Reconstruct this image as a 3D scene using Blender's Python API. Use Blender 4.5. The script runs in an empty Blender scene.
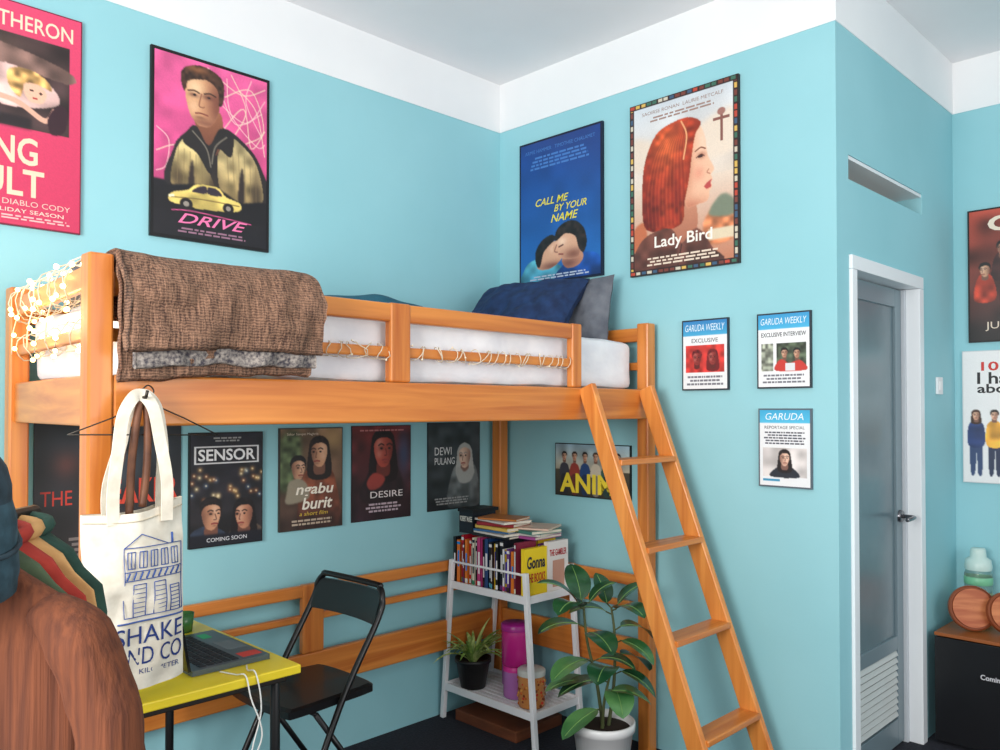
import bpy, math, random
import numpy as np
from mathutils import Vector, Matrix, noise
random.seed(7)
scn=bpy.context.scene
try:
    scn.view_settings.view_transform='Standard'
except Exception: pass
R=math.radians
def lin(c):
    return tuple((x/255/12.92 if x/255<=0.04045 else ((x/255+0.055)/1.055)**2.4) for x in c)
# ------------------------------------------------------------ materials
_m={}
def flat(c,rough=0.55,metal=0.0,coat=0.0,spec=0.4):
    k=(tuple(c),rough,metal,coat)
    if k in _m: return _m[k]
    m=bpy.data.materials.new('paint_%d_%d_%d'%tuple(int(v) for v in c)); m.use_nodes=True
    b=m.node_tree.nodes['Principled BSDF']
    b.inputs['Base Color'].default_value=(*lin(c),1); b.inputs['Roughness'].default_value=rough
    b.inputs['Metallic'].default_value=metal; b.inputs['Coat Weight'].default_value=coat
    b.inputs['Specular IOR Level'].default_value=spec
    _m[k]=m; return m
def noisy(name,c1,c2,scale=(5,5,5),rough=0.6,bump=0.1,bscale=None,detail=5,dist=0.0,coat=0,lo=0.35,hi=0.65,bdist=0.01):
    m=bpy.data.materials.new(name); m.use_nodes=True; nt=m.node_tree; n=nt.nodes; l=nt.links
    b=n['Principled BSDF']; tc=n.new('ShaderNodeTexCoord'); mp=n.new('ShaderNodeMapping')
    mp.inputs['Scale'].default_value=scale; l.new(tc.outputs['Object'],mp.inputs['Vector'])
    nz=n.new('ShaderNodeTexNoise'); nz.inputs['Scale'].default_value=1; nz.inputs['Detail'].default_value=detail; nz.inputs['Distortion'].default_value=dist
    l.new(mp.outputs['Vector'],nz.inputs['Vector'])
    r=n.new('ShaderNodeValToRGB'); r.color_ramp.elements[0].position=lo; r.color_ramp.elements[1].position=hi
    r.color_ramp.elements[0].color=(*lin(c1),1); r.color_ramp.elements[1].color=(*lin(c2),1)
    l.new(nz.outputs['Fac'],r.inputs['Fac']); l.new(r.outputs['Color'],b.inputs['Base Color'])
    b.inputs['Roughness'].default_value=rough; b.inputs['Coat Weight'].default_value=coat
    b.inputs['Coat Roughness'].default_value=0.15
    if bump:
        nb=n.new('ShaderNodeTexNoise'); nb.inputs['Scale'].default_value=1; nb.inputs['Detail'].default_value=3
        mp2=n.new('ShaderNodeMapping'); mp2.inputs['Scale'].default_value=bscale or scale
        l.new(tc.outputs['Object'],mp2.inputs['Vector']); l.new(mp2.outputs['Vector'],nb.inputs['Vector'])
        bp=n.new('ShaderNodeBump'); bp.inputs['Strength'].default_value=bump; bp.inputs['Distance'].default_value=bdist
        l.new(nb.outputs['Fac'],bp.inputs['Height']); l.new(bp.outputs['Normal'],b.inputs['Normal'])
    return m
WC1=(178,88,28); WC2=(226,144,64)
wood={}
for ax,s in (('x',(1.2,26,26)),('y',(26,1.2,26)),('z',(26,26,1.2))):
    wood[ax]=noisy('varnished_wood_'+ax,WC1,WC2,s,rough=0.36,bump=0.05,dist=0.9,coat=0.2,lo=0.22,hi=0.75,bdist=0.003)
wood_l=noisy('ladder_wood',(196,106,38),(236,156,76),(26,26,1.2),rough=0.36,bump=0.05,dist=0.8,coat=0.2,lo=0.22,hi=0.75,bdist=0.003)
wall_m=noisy('cyan_wall_paint',(144,200,209),(153,207,216),(1.2,1.2,1.2),rough=0.72,bump=0.15,bscale=(60,60,60),bdist=0.002)
white_m=noisy('white_ceiling_paint',(232,234,236),(240,241,242),(1.5,1.5,1.5),rough=0.85,bump=0.05,bscale=(40,40,40),bdist=0.002)
ceil_m=noisy('ceiling_paint',(230,230,232),(236,236,238),(1.5,1.5,1.5),rough=0.9,bump=0)
floor_m=noisy('dark_carpet',(22,24,34),(36,38,50),(90,90,90),rough=0.95,bump=0.5,bdist=0.005)
black=flat((16,16,18),0.4); white=flat((235,236,238),0.4)
wire_m=flat((60,55,50),0.4,0.6)
def glow(c,s):
    m=bpy.data.materials.new('bulb_glow'); m.use_nodes=True; b=m.node_tree.nodes['Principled BSDF']
    b.inputs['Base Color'].default_value=(*lin(c),1); b.inputs['Emission Color'].default_value=(*lin(c),1); b.inputs['Emission Strength'].default_value=s; return m
def clearm(name,c,tr=0.8,rough=0.05):
    m=bpy.data.materials.new(name); m.use_nodes=True; b=m.node_tree.nodes['Principled BSDF']
    b.inputs['Base Color'].default_value=(*lin(c),1); b.inputs['Transmission Weight'].default_value=tr; b.inputs['Roughness'].default_value=rough; b.inputs['IOR'].default_value=1.2; return m
# ------------------------------------------------------------ mesh builder
def catmull(p,n=6,closed=True):
    out=[]; N=len(p); p=[Vector(q) for q in p]
    rng=range(N if closed else N-1)
    for i in rng:
        if closed: a,b,c,d=p[(i-1)%N],p[i],p[(i+1)%N],p[(i+2)%N]
        else: a,b,c,d=p[max(i-1,0)],p[i],p[i+1],p[min(i+2,N-1)]
        for k in range(n):
            t=k/n
            out.append(0.5*((2*b)+(c-a)*t+(2*a-5*b+4*c-d)*t*t+(3*b-a-3*c+d)*t**3))
    if not closed: out.append(p[-1].copy())
    return out
class MB:
    def __init__(s): s.v=[];s.f=[];s.fm=[];s.fs=[];s.m=[]
    def mi(s,m):
        if m not in s.m: s.m.append(m)
        return s.m.index(m)
    def add(s,vs,fs,m,sm=False):
        o=len(s.v); s.v+= [tuple(v) for v in vs]; i=s.mi(m)
        for f in fs: s.f.append([o+k for k in f]); s.fm.append(i); s.fs.append(sm)
    def box(s,lo,hi,m,M=None):
        x0,y0,z0=lo;x1,y1,z1=hi
        vs=[Vector(q) for q in [(x0,y0,z0),(x1,y0,z0),(x1,y1,z0),(x0,y1,z0),(x0,y0,z1),(x1,y0,z1),(x1,y1,z1),(x0,y1,z1)]]
        if M: vs=[M@q for q in vs]
        s.add(vs,[(0,3,2,1),(4,5,6,7),(0,1,5,4),(1,2,6,5),(2,3,7,6),(3,0,4,7)],m)
    def beam(s,a,b,w,t,m,side=(1,0,0)):
        a=Vector(a);b=Vector(b);z=(b-a).normalized();x=Vector(side);x=(x-z*x.dot(z)).normalized();y=z.cross(x)
        M=Matrix((x,y,z)).transposed().to_4x4(); M.translation=a
        s.box((-w/2,-t/2,0),(w/2,t/2,(b-a).length),m,M)
    def tube(s,pts,r,m,n=8,closed=False,caps=True):
        pts=[Vector(p) for p in pts]; N=len(pts); rr=r if isinstance(r,(list,tuple)) else [r]*N
        up=Vector((0.13,0.21,1)).normalized(); vs=[]; px=None
        for i,p in enumerate(pts):
            if closed: t=(pts[(i+1)%N]-pts[i-1])
            else: t=pts[min(i+1,N-1)]-pts[max(i-1,0)]
            t=t.normalized() if t.length>1e-9 else Vector((0,0,1))
            if px is None: x=t.cross(up); x=x if x.length>1e-4 else t.cross(Vector((1,0,0)))
            else: x=px-t*px.dot(t)
            x.normalize(); px=x; y=t.cross(x)
            for k in range(n):
                a=2*math.pi*k/n; vs.append(p+(x*math.cos(a)+y*math.sin(a))*rr[i])
        fs=[]
        for i in range(N if closed else N-1):
            j=(i+1)%N
            for k in range(n): fs.append((i*n+k,i*n+(k+1)%n,j*n+(k+1)%n,j*n+k))
        if not closed and caps: fs.append(tuple(range(n))[::-1]); fs.append(tuple((N-1)*n+k for k in range(n)))
        s.add(vs,fs,m,True)
    def lathe(s,c,prof,m,n=28,M=None,sm=True):
        c=Vector(c);vs=[]
        for r,z in prof:
            for k in range(n):
                a=2*math.pi*k/n; q=Vector((r*math.cos(a),r*math.sin(a),z))
                if M: q=M@q
                vs.append(c+q)
        fs=[(i*n+k,i*n+(k+1)%n,(i+1)*n+(k+1)%n,(i+1)*n+k) for i in range(len(prof)-1) for k in range(n)]
        s.add(vs,fs,m,sm)
    def grid(s,fn,nu,nv,m,sm=True,wrapu=False):
        vs=[fn(i/(nu-1) if not wrapu else i/nu,j/(nv-1)) for j in range(nv) for i in range(nu)]
        fs=[]
        for j in range(nv-1):
            for i in range(nu if wrapu else nu-1):
                k=(i+1)%nu; fs.append((j*nu+i,j*nu+k,(j+1)*nu+k,(j+1)*nu+i))
        s.add(vs,fs,m,sm)
    def poly(s,pts,m): s.add(pts,[tuple(range(len(pts)))],m)
    def ball(s,c,r,m,n=8,sc=(1,1,1),M=None):
        prof=[(max(1e-4,math.sin(math.pi*i/n))*r,-math.cos(math.pi*i/n)*r) for i in range(n+1)]
        S=Matrix.Diagonal((*sc,1)); s.lathe(c,prof,m,n=max(8,n*2),M=(M@S if M else S))
    def text(s,string,m,M,x0,y0,x1,y1,shear=0.0,bold=0.0,z=0.0,keep=False):
        cu=bpy.data.curves.new('t','FONT'); cu.body=string; cu.resolution_u=3; cu.shear=shear; cu.offset=bold; cu.align_x='LEFT'
        o=bpy.data.objects.new('t',cu); scn.collection.objects.link(o)
        dg=bpy.context.evaluated_depsgraph_get(); oe=o.evaluated_get(dg); me=oe.to_mesh()
        vs=[v.co.copy() for v in me.vertices]; fs=[tuple(p.vertices) for p in me.polygons]
        oe.to_mesh_clear(); bpy.data.objects.remove(o)
        if not vs: return
        ax,bx=min(v.x for v in vs),max(v.x for v in vs); ay,by=min(v.y for v in vs),max(v.y for v in vs)
        sx=(x1-x0)/(bx-ax); sy=(y1-y0)/max(by-ay,1e-6)
        s.add([M@Vector((x0+(v.x-ax)*sx,y0+(v.y-ay)*sy,z)) for v in vs],fs,m)
    def build(s,name,bevel=0,seg=2,sub=0,solid=0,parent=None,loc=None,rotz=0,colors=None):
        me=bpy.data.meshes.new(name); me.from_pydata(s.v,[],s.f)
        for m in s.m: me.materials.append(m)
        me.polygons.foreach_set('material_index',s.fm); me.polygons.foreach_set('use_smooth',s.fs)
        if colors is not None:
            at=me.color_attributes.new('Col','FLOAT_COLOR','POINT'); full=np.ones((len(s.v),4),dtype=np.float32); o0,arr=colors
            full[o0:o0+len(arr),:3]=arr; at.data.foreach_set('color',full.ravel())
        me.update(); o=bpy.data.objects.new(name,me); scn.collection.objects.link(o)
        if solid:
            d=o.modifiers.new('solid','SOLIDIFY'); d.thickness=solid; d.offset=0
        if bevel:
            d=o.modifiers.new('bevel','BEVEL'); d.width=bevel; d.segments=seg; d.limit_method='ANGLE'; d.angle_limit=R(40); d.harden_normals=False
        if sub:
            d=o.modifiers.new('sub','SUBSURF'); d.levels=sub; d.render_levels=sub
        if parent: o.parent=parent
        if loc: o.location=loc
        o.rotation_euler[2]=rotz
        return o
ID=Matrix.Identity(4)
def N3(x,y,z): return noise.noise(Vector((x,y,z)))
# ------------------------------------------------------------ room shell
T=1.76; L=1.377; ZB=2.915; ZC=3.166
def shell(name,boxes,mat):
    b=MB()
    for lo,hi in boxes: b.box(lo,hi,mat)
    return b.build(name)
X0=-4.6; Y0=-4.6
shell('wall_left',[((X0,0,0),(0.12,0.12,ZB))],wall_m)
shell('wall_back',[((0,-T,0),(0.10,0,ZB))],wall_m)
DX0,DX1,DZ=0.11,0.907,2.06
shell('wall_door',[((0.10,-T,0),(DX0,-T+0.15,ZB)),((DX1,-T,0),(L,-T+0.15,2.345)),
   ((DX0,-T,DZ),(DX1,-T+0.15,2.345)),((DX0,-T,2.44),(L,-T+0.15,ZB)),((0.93,-T,2.345),(L,-T+0.15,2.44))],wall_m)
b=MB(); b.box((0.11,-T+0.13,2.346),(0.93,-T+0.15,2.439),flat((176,186,184)));
b.box((0.14,-T+0.03,2.346),(0.9,-T+0.10,2.362),flat((150,120,90))); b.box((0.11,-T+0.004,2.425),(0.93,-T+0.13,2.439),white); b.build('trim_1')
shell('wall_right',[((L,Y0,0),(L+0.12,-T+0.15,ZB))],wall_m)
shell('trim_2',[((X0,-0.004,ZB),(0.0,0.12,ZC))],white_m)
shell('trim_3',[((-0.004,-T-0.004,ZB),(0.10,-0.004,ZC))],white_m)
shell('trim_4',[((0.10,-T-0.004,ZB),(L,-T+0.12,ZC))],white_m)
shell('trim_5',[((L-0.004,Y0,ZB),(L+0.12,-T-0.004,ZC))],white_m)
shell('ceiling',[((X0,Y0,ZC),(L+0.12,0.12,ZC+0.1))],ceil_m)
shell('floor',[((X0,Y0,-0.1),(L+0.12,0.12,0))],floor_m)
# ------------------------------------------------------------ door
b=MB(); fm=flat((236,240,243),0.35)
b.box((DX0+0.002,-T-0.012,0),(DX0+0.05,-T+0.12,DZ-0.056),fm); b.box((DX1-0.055,-T-0.012,0),(DX1-0.002,-T+0.12,DZ-0.056),fm)
b.box((DX0+0.002,-T-0.012,DZ-0.055),(DX1-0.002,-T+0.12,DZ-0.002),fm)
b.box((DX1-0.075,-T+0.045,0),(DX1-0.056,-T+0.119,DZ-0.058),flat((200,206,212)))
lf=flat((124,142,150),0.3); gl=noisy('frosted_panel',(100,120,128),(118,138,144),(2,2,2),rough=0.25,bump=0.1,bscale=(150,150,150),bdist=0.001)
a0,a1=DX0+0.055,DX1-0.078
b.box((a0,-T+0.06,0.01),(a0+0.07,-T+0.09,2.0),lf); b.box((a1-0.07,-T+0.06,0.01),(a1,-T+0.09,2.0),lf)
for z0,z1 in ((0.01,0.12),(0.42,0.48),(1.92,2.0)): b.box((a0+0.071,-T+0.06,z0),(a1-0.071,-T+0.09,z1),lf)
b.box((a0+0.07,-T+0.07,0.48),(a1-0.07,-T+0.08,1.93),gl)
b.box((a0+0.07,-T+0.078,0.12),(a1-0.07,-T+0.085,0.42),flat((150,155,155)))
for i in range(10):
    z=0.13+i*0.029
    b.box((0,-0.012,0),(a1-a0-0.142,0.002,0.022),flat((206,210,208)),Matrix.Translation((a0+0.071,-T+0.068,z))@Matrix.Rotation(R(-25),4,'X'))
hx=a1-0.035; met=flat((120,120,125),0.25,0.9)
b.lathe((hx,-T+0.06,1.0),[(0.001,0.012),(0.026,0.012),(0.028,0)],met,M=Matrix.Rotation(R(90),4,'X'))
b.tube([(hx,-T+0.055,1.0),(hx,-T+0.01,1.0),(hx-0.01,-T-0.004,1.0),(hx-0.05,-T-0.01,1.0),(hx-0.11,-T-0.008,0.998)],0.009,met)
b.build('door_1',bevel=0.002)
b=MB(); b.box((1.09,-T-0.012,1.54),(1.16,-T-0.0005,1.62),white); b.box((1.105,-T-0.016,1.56),(1.145,-T-0.012,1.60),flat((245,245,245))); b.build('light_switch',bevel=0.003)
# ------------------------------------------------------------ posters (printed art = vertex-colour pigment on the sheet)
LWALL=lambda a,z:Matrix(((1,0,0,a),(0,0,-1,-0.0015),(0,1,0,z),(0,0,0,1)))
BWALL=lambda a,z:Matrix(((0,0,-1,-0.0015),(-1,0,0,a),(0,1,0,z),(0,0,0,1)))
RWALL=lambda a,z:Matrix(((0,0,-1,L-0.0015),(-1,0,0,a),(0,1,0,z),(0,0,0,1)))
def pm(c): return flat(c,0.45)
ink_m=bpy.data.materials.new('printed_poster_ink'); ink_m.use_nodes=True
_n=ink_m.node_tree; _a=_n.nodes.new('ShaderNodeVertexColor'); _a.layer_name='Col'; _n.links.new(_a.outputs['Color'],_n.nodes['Principled BSDF'].inputs['Base Color']); _n.nodes['Principled BSDF'].inputs['Roughness'].default_value=0.42
def blur(a,s):
    if s<=0: return a
    k=max(1,int(math.ceil(s*2.2))); x=np.arange(-k,k+1); g=np.exp(-x*x/(2*s*s)); g/=g.sum()
    p=np.pad(a,((k,k),(0,0)),mode='edge'); a=sum(g[i]*p[i:i+a.shape[0]] for i in range(2*k+1))
    p=np.pad(a,((0,0),(k,k)),mode='edge'); return sum(g[i]*p[:,i:i+a.shape[1]] for i in range(2*k+1))
def poster(name,wall,a,z0,w,h,thick,edge,items,border=0.0,ppm=330,grain=0.05,seed=1):
    b=MB(); b.box((0,0,0),(w,h,thick),pm(edge)); bw=border
    W=w-2*bw; H=h-2*bw; nx=int(W*ppm); ny=int(H*ppm)
    U,V=np.meshgrid((np.arange(nx+1))/nx,(np.arange(ny+1))/ny)
    img=np.zeros((ny+1,nx+1,3)); last=np.ones_like(U); rs=np.random.RandomState(seed+int(abs(a)*100))
    def inside(pts):
        m=np.zeros(U.shape,bool); n=len(pts)
        for i in range(n):
            x1,y1=pts[i];x2,y2=pts[(i+1)%n]
            if y1==y2: continue
            c=((y1>V)!=(y2>V)); xi=(x2-x1)*(V-y1)/(y2-y1)+x1; m^=(c&(U<xi))
        return m.astype(float)
    def paint(mask,c,c2=None):
        nonlocal img
        c=np.array(c)/255.
        if c2 is not None:
            ys=V[mask>0.3]; 
            if len(ys): 
                t=np.clip((V-ys.min())/max(ys.max()-ys.min(),1e-5),0,1)[...,None]; c=c*(1-t)+np.array(c2)/255.*t
        img=img*(1-mask[...,None])+c*mask[...,None]
    geo=[]
    for it in items:
        t=it[0]
        if t in('t','lines'): geo.append(it); continue
        if t=='g':
            m=((V>=it[3])&(V<=it[4])).astype(float); paint(blur(m,0.5) if it[3]>0 or it[4]<1 else m,it[1],it[2]); last=m
        elif t in 'prs' :
            if t=='r': x0,y0,x1,y1=it[2]; m=((U>=x0)&(U<=x1)&(V>=y0)&(V<=y1)).astype(float)
            elif t=='p': m=inside(it[2])
            else: m=inside([(q.x,q.y) for q in catmull([(x,y,0) for x,y in it[2]],5)])
            bl=it[3] if len(it)>3 else (0.0 if t=='r' else 0.55); m=blur(m,bl); paint(m,it[1],it[4] if len(it)>4 else None); last=m
        elif t=='e':
            x,y,rx,ry=it[2]; d=np.sqrt(((U-x)/rx)**2+((V-y)/ry)**2); m=np.clip((1.1-d)*5,0,1); paint(m,it[1]); last=m
        elif t in('b','bc'):   # soft blob, bc = clipped to last shape
            x,y,rx,ry=it[2]; m=np.exp(-(((U-x)/rx)**2+((V-y)/ry)**2))*it[3]
            if t=='bc': m=m*last
            paint(m,it[1])
        elif t in('l','lc'):
            pts=catmull([(x,y,0) for x,y in it[2]],6,False); d=np.full(U.shape,9.)
            for i in range(len(pts)-1):
                ax,ay=pts[i].x,pts[i].y*H/W; bx,by=pts[i+1].x,pts[i+1].y*H/W; px,py=U,V*H/W
                L2=max((bx-ax)**2+(by-ay)**2,1e-9); tt=np.clip(((px-ax)*(bx-ax)+(py-ay)*(by-ay))/L2,0,1)
                d=np.minimum(d,np.hypot(px-ax-tt*(bx-ax),py-ay-tt*(by-ay)))
            m=np.clip((it[3]/2-d)*nx+0.5,0,1)*(it[4] if len(it)>4 else 1)
            if t=='lc': m=m*last
            paint(m,it[1])
        elif t=='tex':  # mottled tonal variation inside last shape
            amp,sc=it[1],it[2]; gx=rs.rand(int(sc*H/W)+3,sc+3); yi=V*sc*H/W; xi=U*sc; y0i=yi.astype(int);x0i=xi.astype(int);fy=yi-y0i;fx=xi-x0i; fy=fy*fy*(3-2*fy); fx=fx*fx*(3-2*fx)
            n_=(gx[y0i,x0i]*(1-fx)+gx[y0i,x0i+1]*fx)*(1-fy)+(gx[y0i+1,x0i]*(1-fx)+gx[y0i+1,x0i+1]*fx)*fy
            img=np.clip(img*(1+amp*(n_-0.5)*2*last)[...,None],0,1)
    img=np.clip(img*(1+grain*(rs.rand(*U.shape)-0.5))[...,None],0,1)
    lv=np.where(img<=0.04045,img/12.92,((img+0.055)/1.055)**2.4)
    o0=len(b.v); zz=thick+0.0004
    b.v+= [(bw+U[j,i]*W,bw+(1-V[j,i])*H,zz) for j in range(ny+1) for i in range(nx+1)]
    mi=b.mi(ink_m); s=nx+1
    for j in range(ny):
        for i in range(nx): b.f.append((o0+j*s+i,o0+(j+1)*s+i,o0+(j+1)*s+i+1,o0+j*s+i+1))
    b.fm+=[mi]*(nx*ny); b.fs+=[False]*(nx*ny)
    k=0
    for it in geo:
        k+=1; zz=thick+0.0006+0.0001*k
        if it[0]=='t':
            x0,y0,x1,y1=it[3]; sh=it[4] if len(it)>4 else 0; bo=it[5] if len(it)>5 else 0
            b.text(it[2],pm(it[1]),ID,bw+x0*W,bw+(1-y1)*H,bw+x1*W,bw+(1-y0)*H,sh,bo,zz)
        else:
            x0,y0,x1,y1=it[2]; n=it[3]; rr=random.Random(k)
            P=lambda u,v:Vector((bw+u*W,bw+(1-v)*H,zz))
            for i in range(n):
                y=y0+(y1-y0)*(i+0.2)/n; yy=y0+(y1-y0)*(i+0.75)/n; ins=rr.random()*0.12*(x1-x0); x=x0+ins
                while x<x1-ins:
                    e=min(x+rr.uniform(.03,.1),x1-ins); b.poly([P(x,yy),P(e,yy),P(e,y),P(x,y)],pm(it[1])); x=e+0.015
    o=b.build(name,colors=(o0,lv.reshape(-1,3))); o.matrix_world=wall(a,z0); return o
def mix(c,d,t): return tuple(c[i]*(1-t)+d[i]*t for i in range(3))
def head(cx,cy,r,skin,hair,asp=0.72,turn=0.0,style='short',light=-1):
    q=r*asp; dk=mix(skin,(50,20,20),0.55); hl=mix(skin,(255,235,215),0.45); X=lambda x:cx+x*r; Y=lambda y:cy+y*q; o=[]
    if style in('long','veil'): o+=[('s',hair,[(X(-1.25),Y(2.4)),(X(-1.3),Y(0)),(X(-.9),Y(-1.3)),(X(0),Y(-1.65)),(X(.9),Y(-1.3)),(X(1.3),Y(0)),(X(1.3),Y(2.4))])]
    o+=[('s',dk,[(X(-.5),Y(.6)),(X(.5),Y(.6)),(X(.6),Y(2)),(X(-.6),Y(2))])]
    o+=[('s',skin,[(X(-.95),Y(-.5)),(X(-.7),Y(-1.2)),(X(0),Y(-1.4)),(X(.7),Y(-1.2)),(X(.95),Y(-.5)),(X(.85),Y(.4)),(X(.5),Y(1.15)),(X(0),Y(1.4)),(X(-.5),Y(1.15)),(X(-.85),Y(.4))]),
     ('bc',dk,(X(-light*0.95),Y(.2),r*.6,q*1.5),0.85),('bc',hl,(X(light*.4),Y(-.5),r*.4,q*.6),0.7),('bc',hl,(X(light*.45),Y(.35),r*.3,q*.3),0.5)]
    t=turn*r*.35
    for s in(-1,1): o+=[('bc',dk,(X(s*.4)+t,Y(-.18),r*.28,q*.2),0.8),('e',(24,16,18),(X(s*.4)+t,Y(-.15),r*.14,q*.09)),('l',mix(hair,dk,.4),[(X(s*.16)+t,Y(-.42)),(X(s*.42)+t,Y(-.52)),(X(s*.68)+t,Y(-.4))],r*.13)]
    o+=[('l',dk,[(X(.05*turn)+t,Y(-.1)),(X(.18*(turn or 1))+t,Y(.38)),(X(-.08)+t,Y(.42))],r*.11),('l',(140,56,54),[(X(-.3)+t,Y(.8)),(X(0)+t,Y(.76)),(X(.3)+t,Y(.8))],r*.15),('b',dk,(X(0)+t,Y(1.0),r*.25,q*.1),0.5)]
    if style=='veil': o+=[('s',hair,[(X(-1.1),Y(0)),(X(-1.15),Y(-.9)),(X(0),Y(-1.75)),(X(1.15),Y(-.9)),(X(1.1),Y(0)),(X(.85),Y(-.8)),(X(0),Y(-1.15)),(X(-.85),Y(-.8))])]
    else: o+=[('s',hair,[(X(-1.08),Y(-.1)),(X(-1.15),Y(-1.0)),(X(-.6),Y(-1.65)),(X(.4),Y(-1.72)),(X(1.1),Y(-1.1)),(X(1.08),Y(-.1)),(X(.85),Y(-.75)),(X(.3),Y(-1.05)),(X(-.5),Y(-.95)),(X(-.88),Y(-.6))]),('tex',0.35,30)]
    return o
K=(20,18,20)
# pink film poster
poster('film_poster',LWALL,-2.56,2.07,0.51,0.735,0.012,(120,20,50),[
 ('g',(222,70,110),(198,50,90),0,1),('t',(245,225,215),'CHARLIZE',(0.05,0.045,0.46,0.105)),('t',(245,215,190),'THERON',(0.50,0.045,0.95,0.115),0,0.01),
 ('r',(58,42,42),(0.12,0.14,0.93,0.56)),('tex',0.5,8),('b',(150,120,100),(0.3,0.2,0.3,0.06),0.6),('s',(120,92,84),[(0.12,0.2),(0.5,0.19),(0.92,0.25),(0.92,0.31),(0.5,0.28),(0.12,0.29)]),('tex',0.4,12),
 ('s',(214,176,170),[(0.3,0.33),(0.55,0.28),(0.8,0.33),(0.86,0.42),(0.6,0.47),(0.4,0.44)]),('tex',0.3,14),('s',(206,160,96),[(0.56,0.31),(0.66,0.285),(0.78,0.31),(0.82,0.36),(0.74,0.35),(0.66,0.37),(0.63,0.42),(0.57,0.38)]),('tex',0.5,26),
 ('s',(232,182,156),[(0.65,0.36),(0.73,0.345),(0.79,0.38),(0.76,0.43),(0.68,0.425)]),('e',(70,40,36),(0.70,0.378,0.012,0.005)),('e',(70,40,36),(0.755,0.385,0.012,0.005)),('e',(180,60,60),(0.72,0.412,0.016,0.005)),
 ('l',(222,170,148),[(0.35,0.43),(0.6,0.44),(0.78,0.505),(0.84,0.45)],0.035),('s',(50,24,34),[(0.80,0.49),(0.86,0.42),(0.92,0.44),(0.90,0.54),(0.82,0.56)]),('r',(34,26,30),(0.12,0.51,0.7,0.56),1.5),
 ('b',(190,100,90),(0.2,0.43,0.1,0.05),0.7),
 ('t',(240,205,180),'YOUNG',(0.08,0.60,0.74,0.725),0,0.02),('t',(240,205,180),'ADULT',(0.1,0.745,0.78,0.87),0,0.02),
 ('t',(235,190,180),'WRITTEN BY DIABLO CODY',(0.16,0.887,0.94,0.912)),('t',(245,215,200),'THIS HOLIDAY SEASON',(0.3,0.927,0.9,0.945)),('lines',(240,180,180),(0.1,0.955,0.95,0.98),2)],0.004)
# driver poster
it=[('g',(228,96,152),(206,74,130),0,0.74),('tex',0.12,10),('r',(26,24,30),(0,0.7,1,1),1)]
for k,pts in enumerate([[(0.45,0.02),(0.75,0.12),(0.98,0.05)],[(0.55,0.2),(0.8,0.28),(0.98,0.12)],[(0.6,0.34),(0.78,0.2),(0.85,0.42),(0.98,0.3)],[(0.62,0.05),(0.66,0.25),(0.9,0.4),(0.98,0.38)],[(0.02,0.55),(0.2,0.5),(0.3,0.62),(0.5,0.6)],[(0.7,0.38),(0.9,0.5),(0.7,0.6),(0.98,0.62)],[(0.74,0.1),(0.9,0.2),(0.98,0.45)],[(0.55,0.1),(0.7,0.3),(0.95,0.2)],[(0.6,0.16),(0.85,0.08),(0.97,0.3),(0.8,0.4)],[(0.02,0.42),(0.12,0.48),(0.1,0.62),(0.02,0.66)],[(0.66,0.02),(0.8,0.2),(0.7,0.36)],[(0.85,0.02),(0.8,0.16),(0.95,0.34)]]): it.append(('l',(244,206,200) if k%2 else (240,224,190),pts,0.007))
it+=[('b',(120,30,70),(0.9,0.66,0.2,0.08),0.6),
 ('s',(40,36,38),[(0.14,0.74),(0.16,0.52),(0.24,0.43),(0.36,0.37),(0.56,0.34),(0.72,0.37),(0.93,0.50),(0.98,0.74)]),
 ('s',(204,184,128),[(0.16,0.74),(0.18,0.53),(0.28,0.44),(0.38,0.50),(0.46,0.6),(0.5,0.74)],0.5,(140,118,76)),('tex',0.35,12),('s',(214,194,140),[(0.6,0.74),(0.54,0.52),(0.62,0.42),(0.70,0.39),(0.9,0.51),(0.95,0.74)],0.5,(150,126,82)),('tex',0.35,12),
 ('b',(60,48,40),(0.9,0.7,0.06,0.14),0.8),('b',(60,48,40),(0.5,0.7,0.06,0.1),0.8),('b',(70,56,44),(0.2,0.7,0.05,0.1),0.7)]
for k in range(6): it+=[('l',(130,110,74),[(0.62+k*0.055,0.43+k*0.015),(0.65+k*0.05,0.74)],0.008,.55),('l',(130,110,74),[(0.2+k*0.05,0.50+k*0.01),(0.19+k*0.055,0.74)],0.008,.55)]
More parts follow.
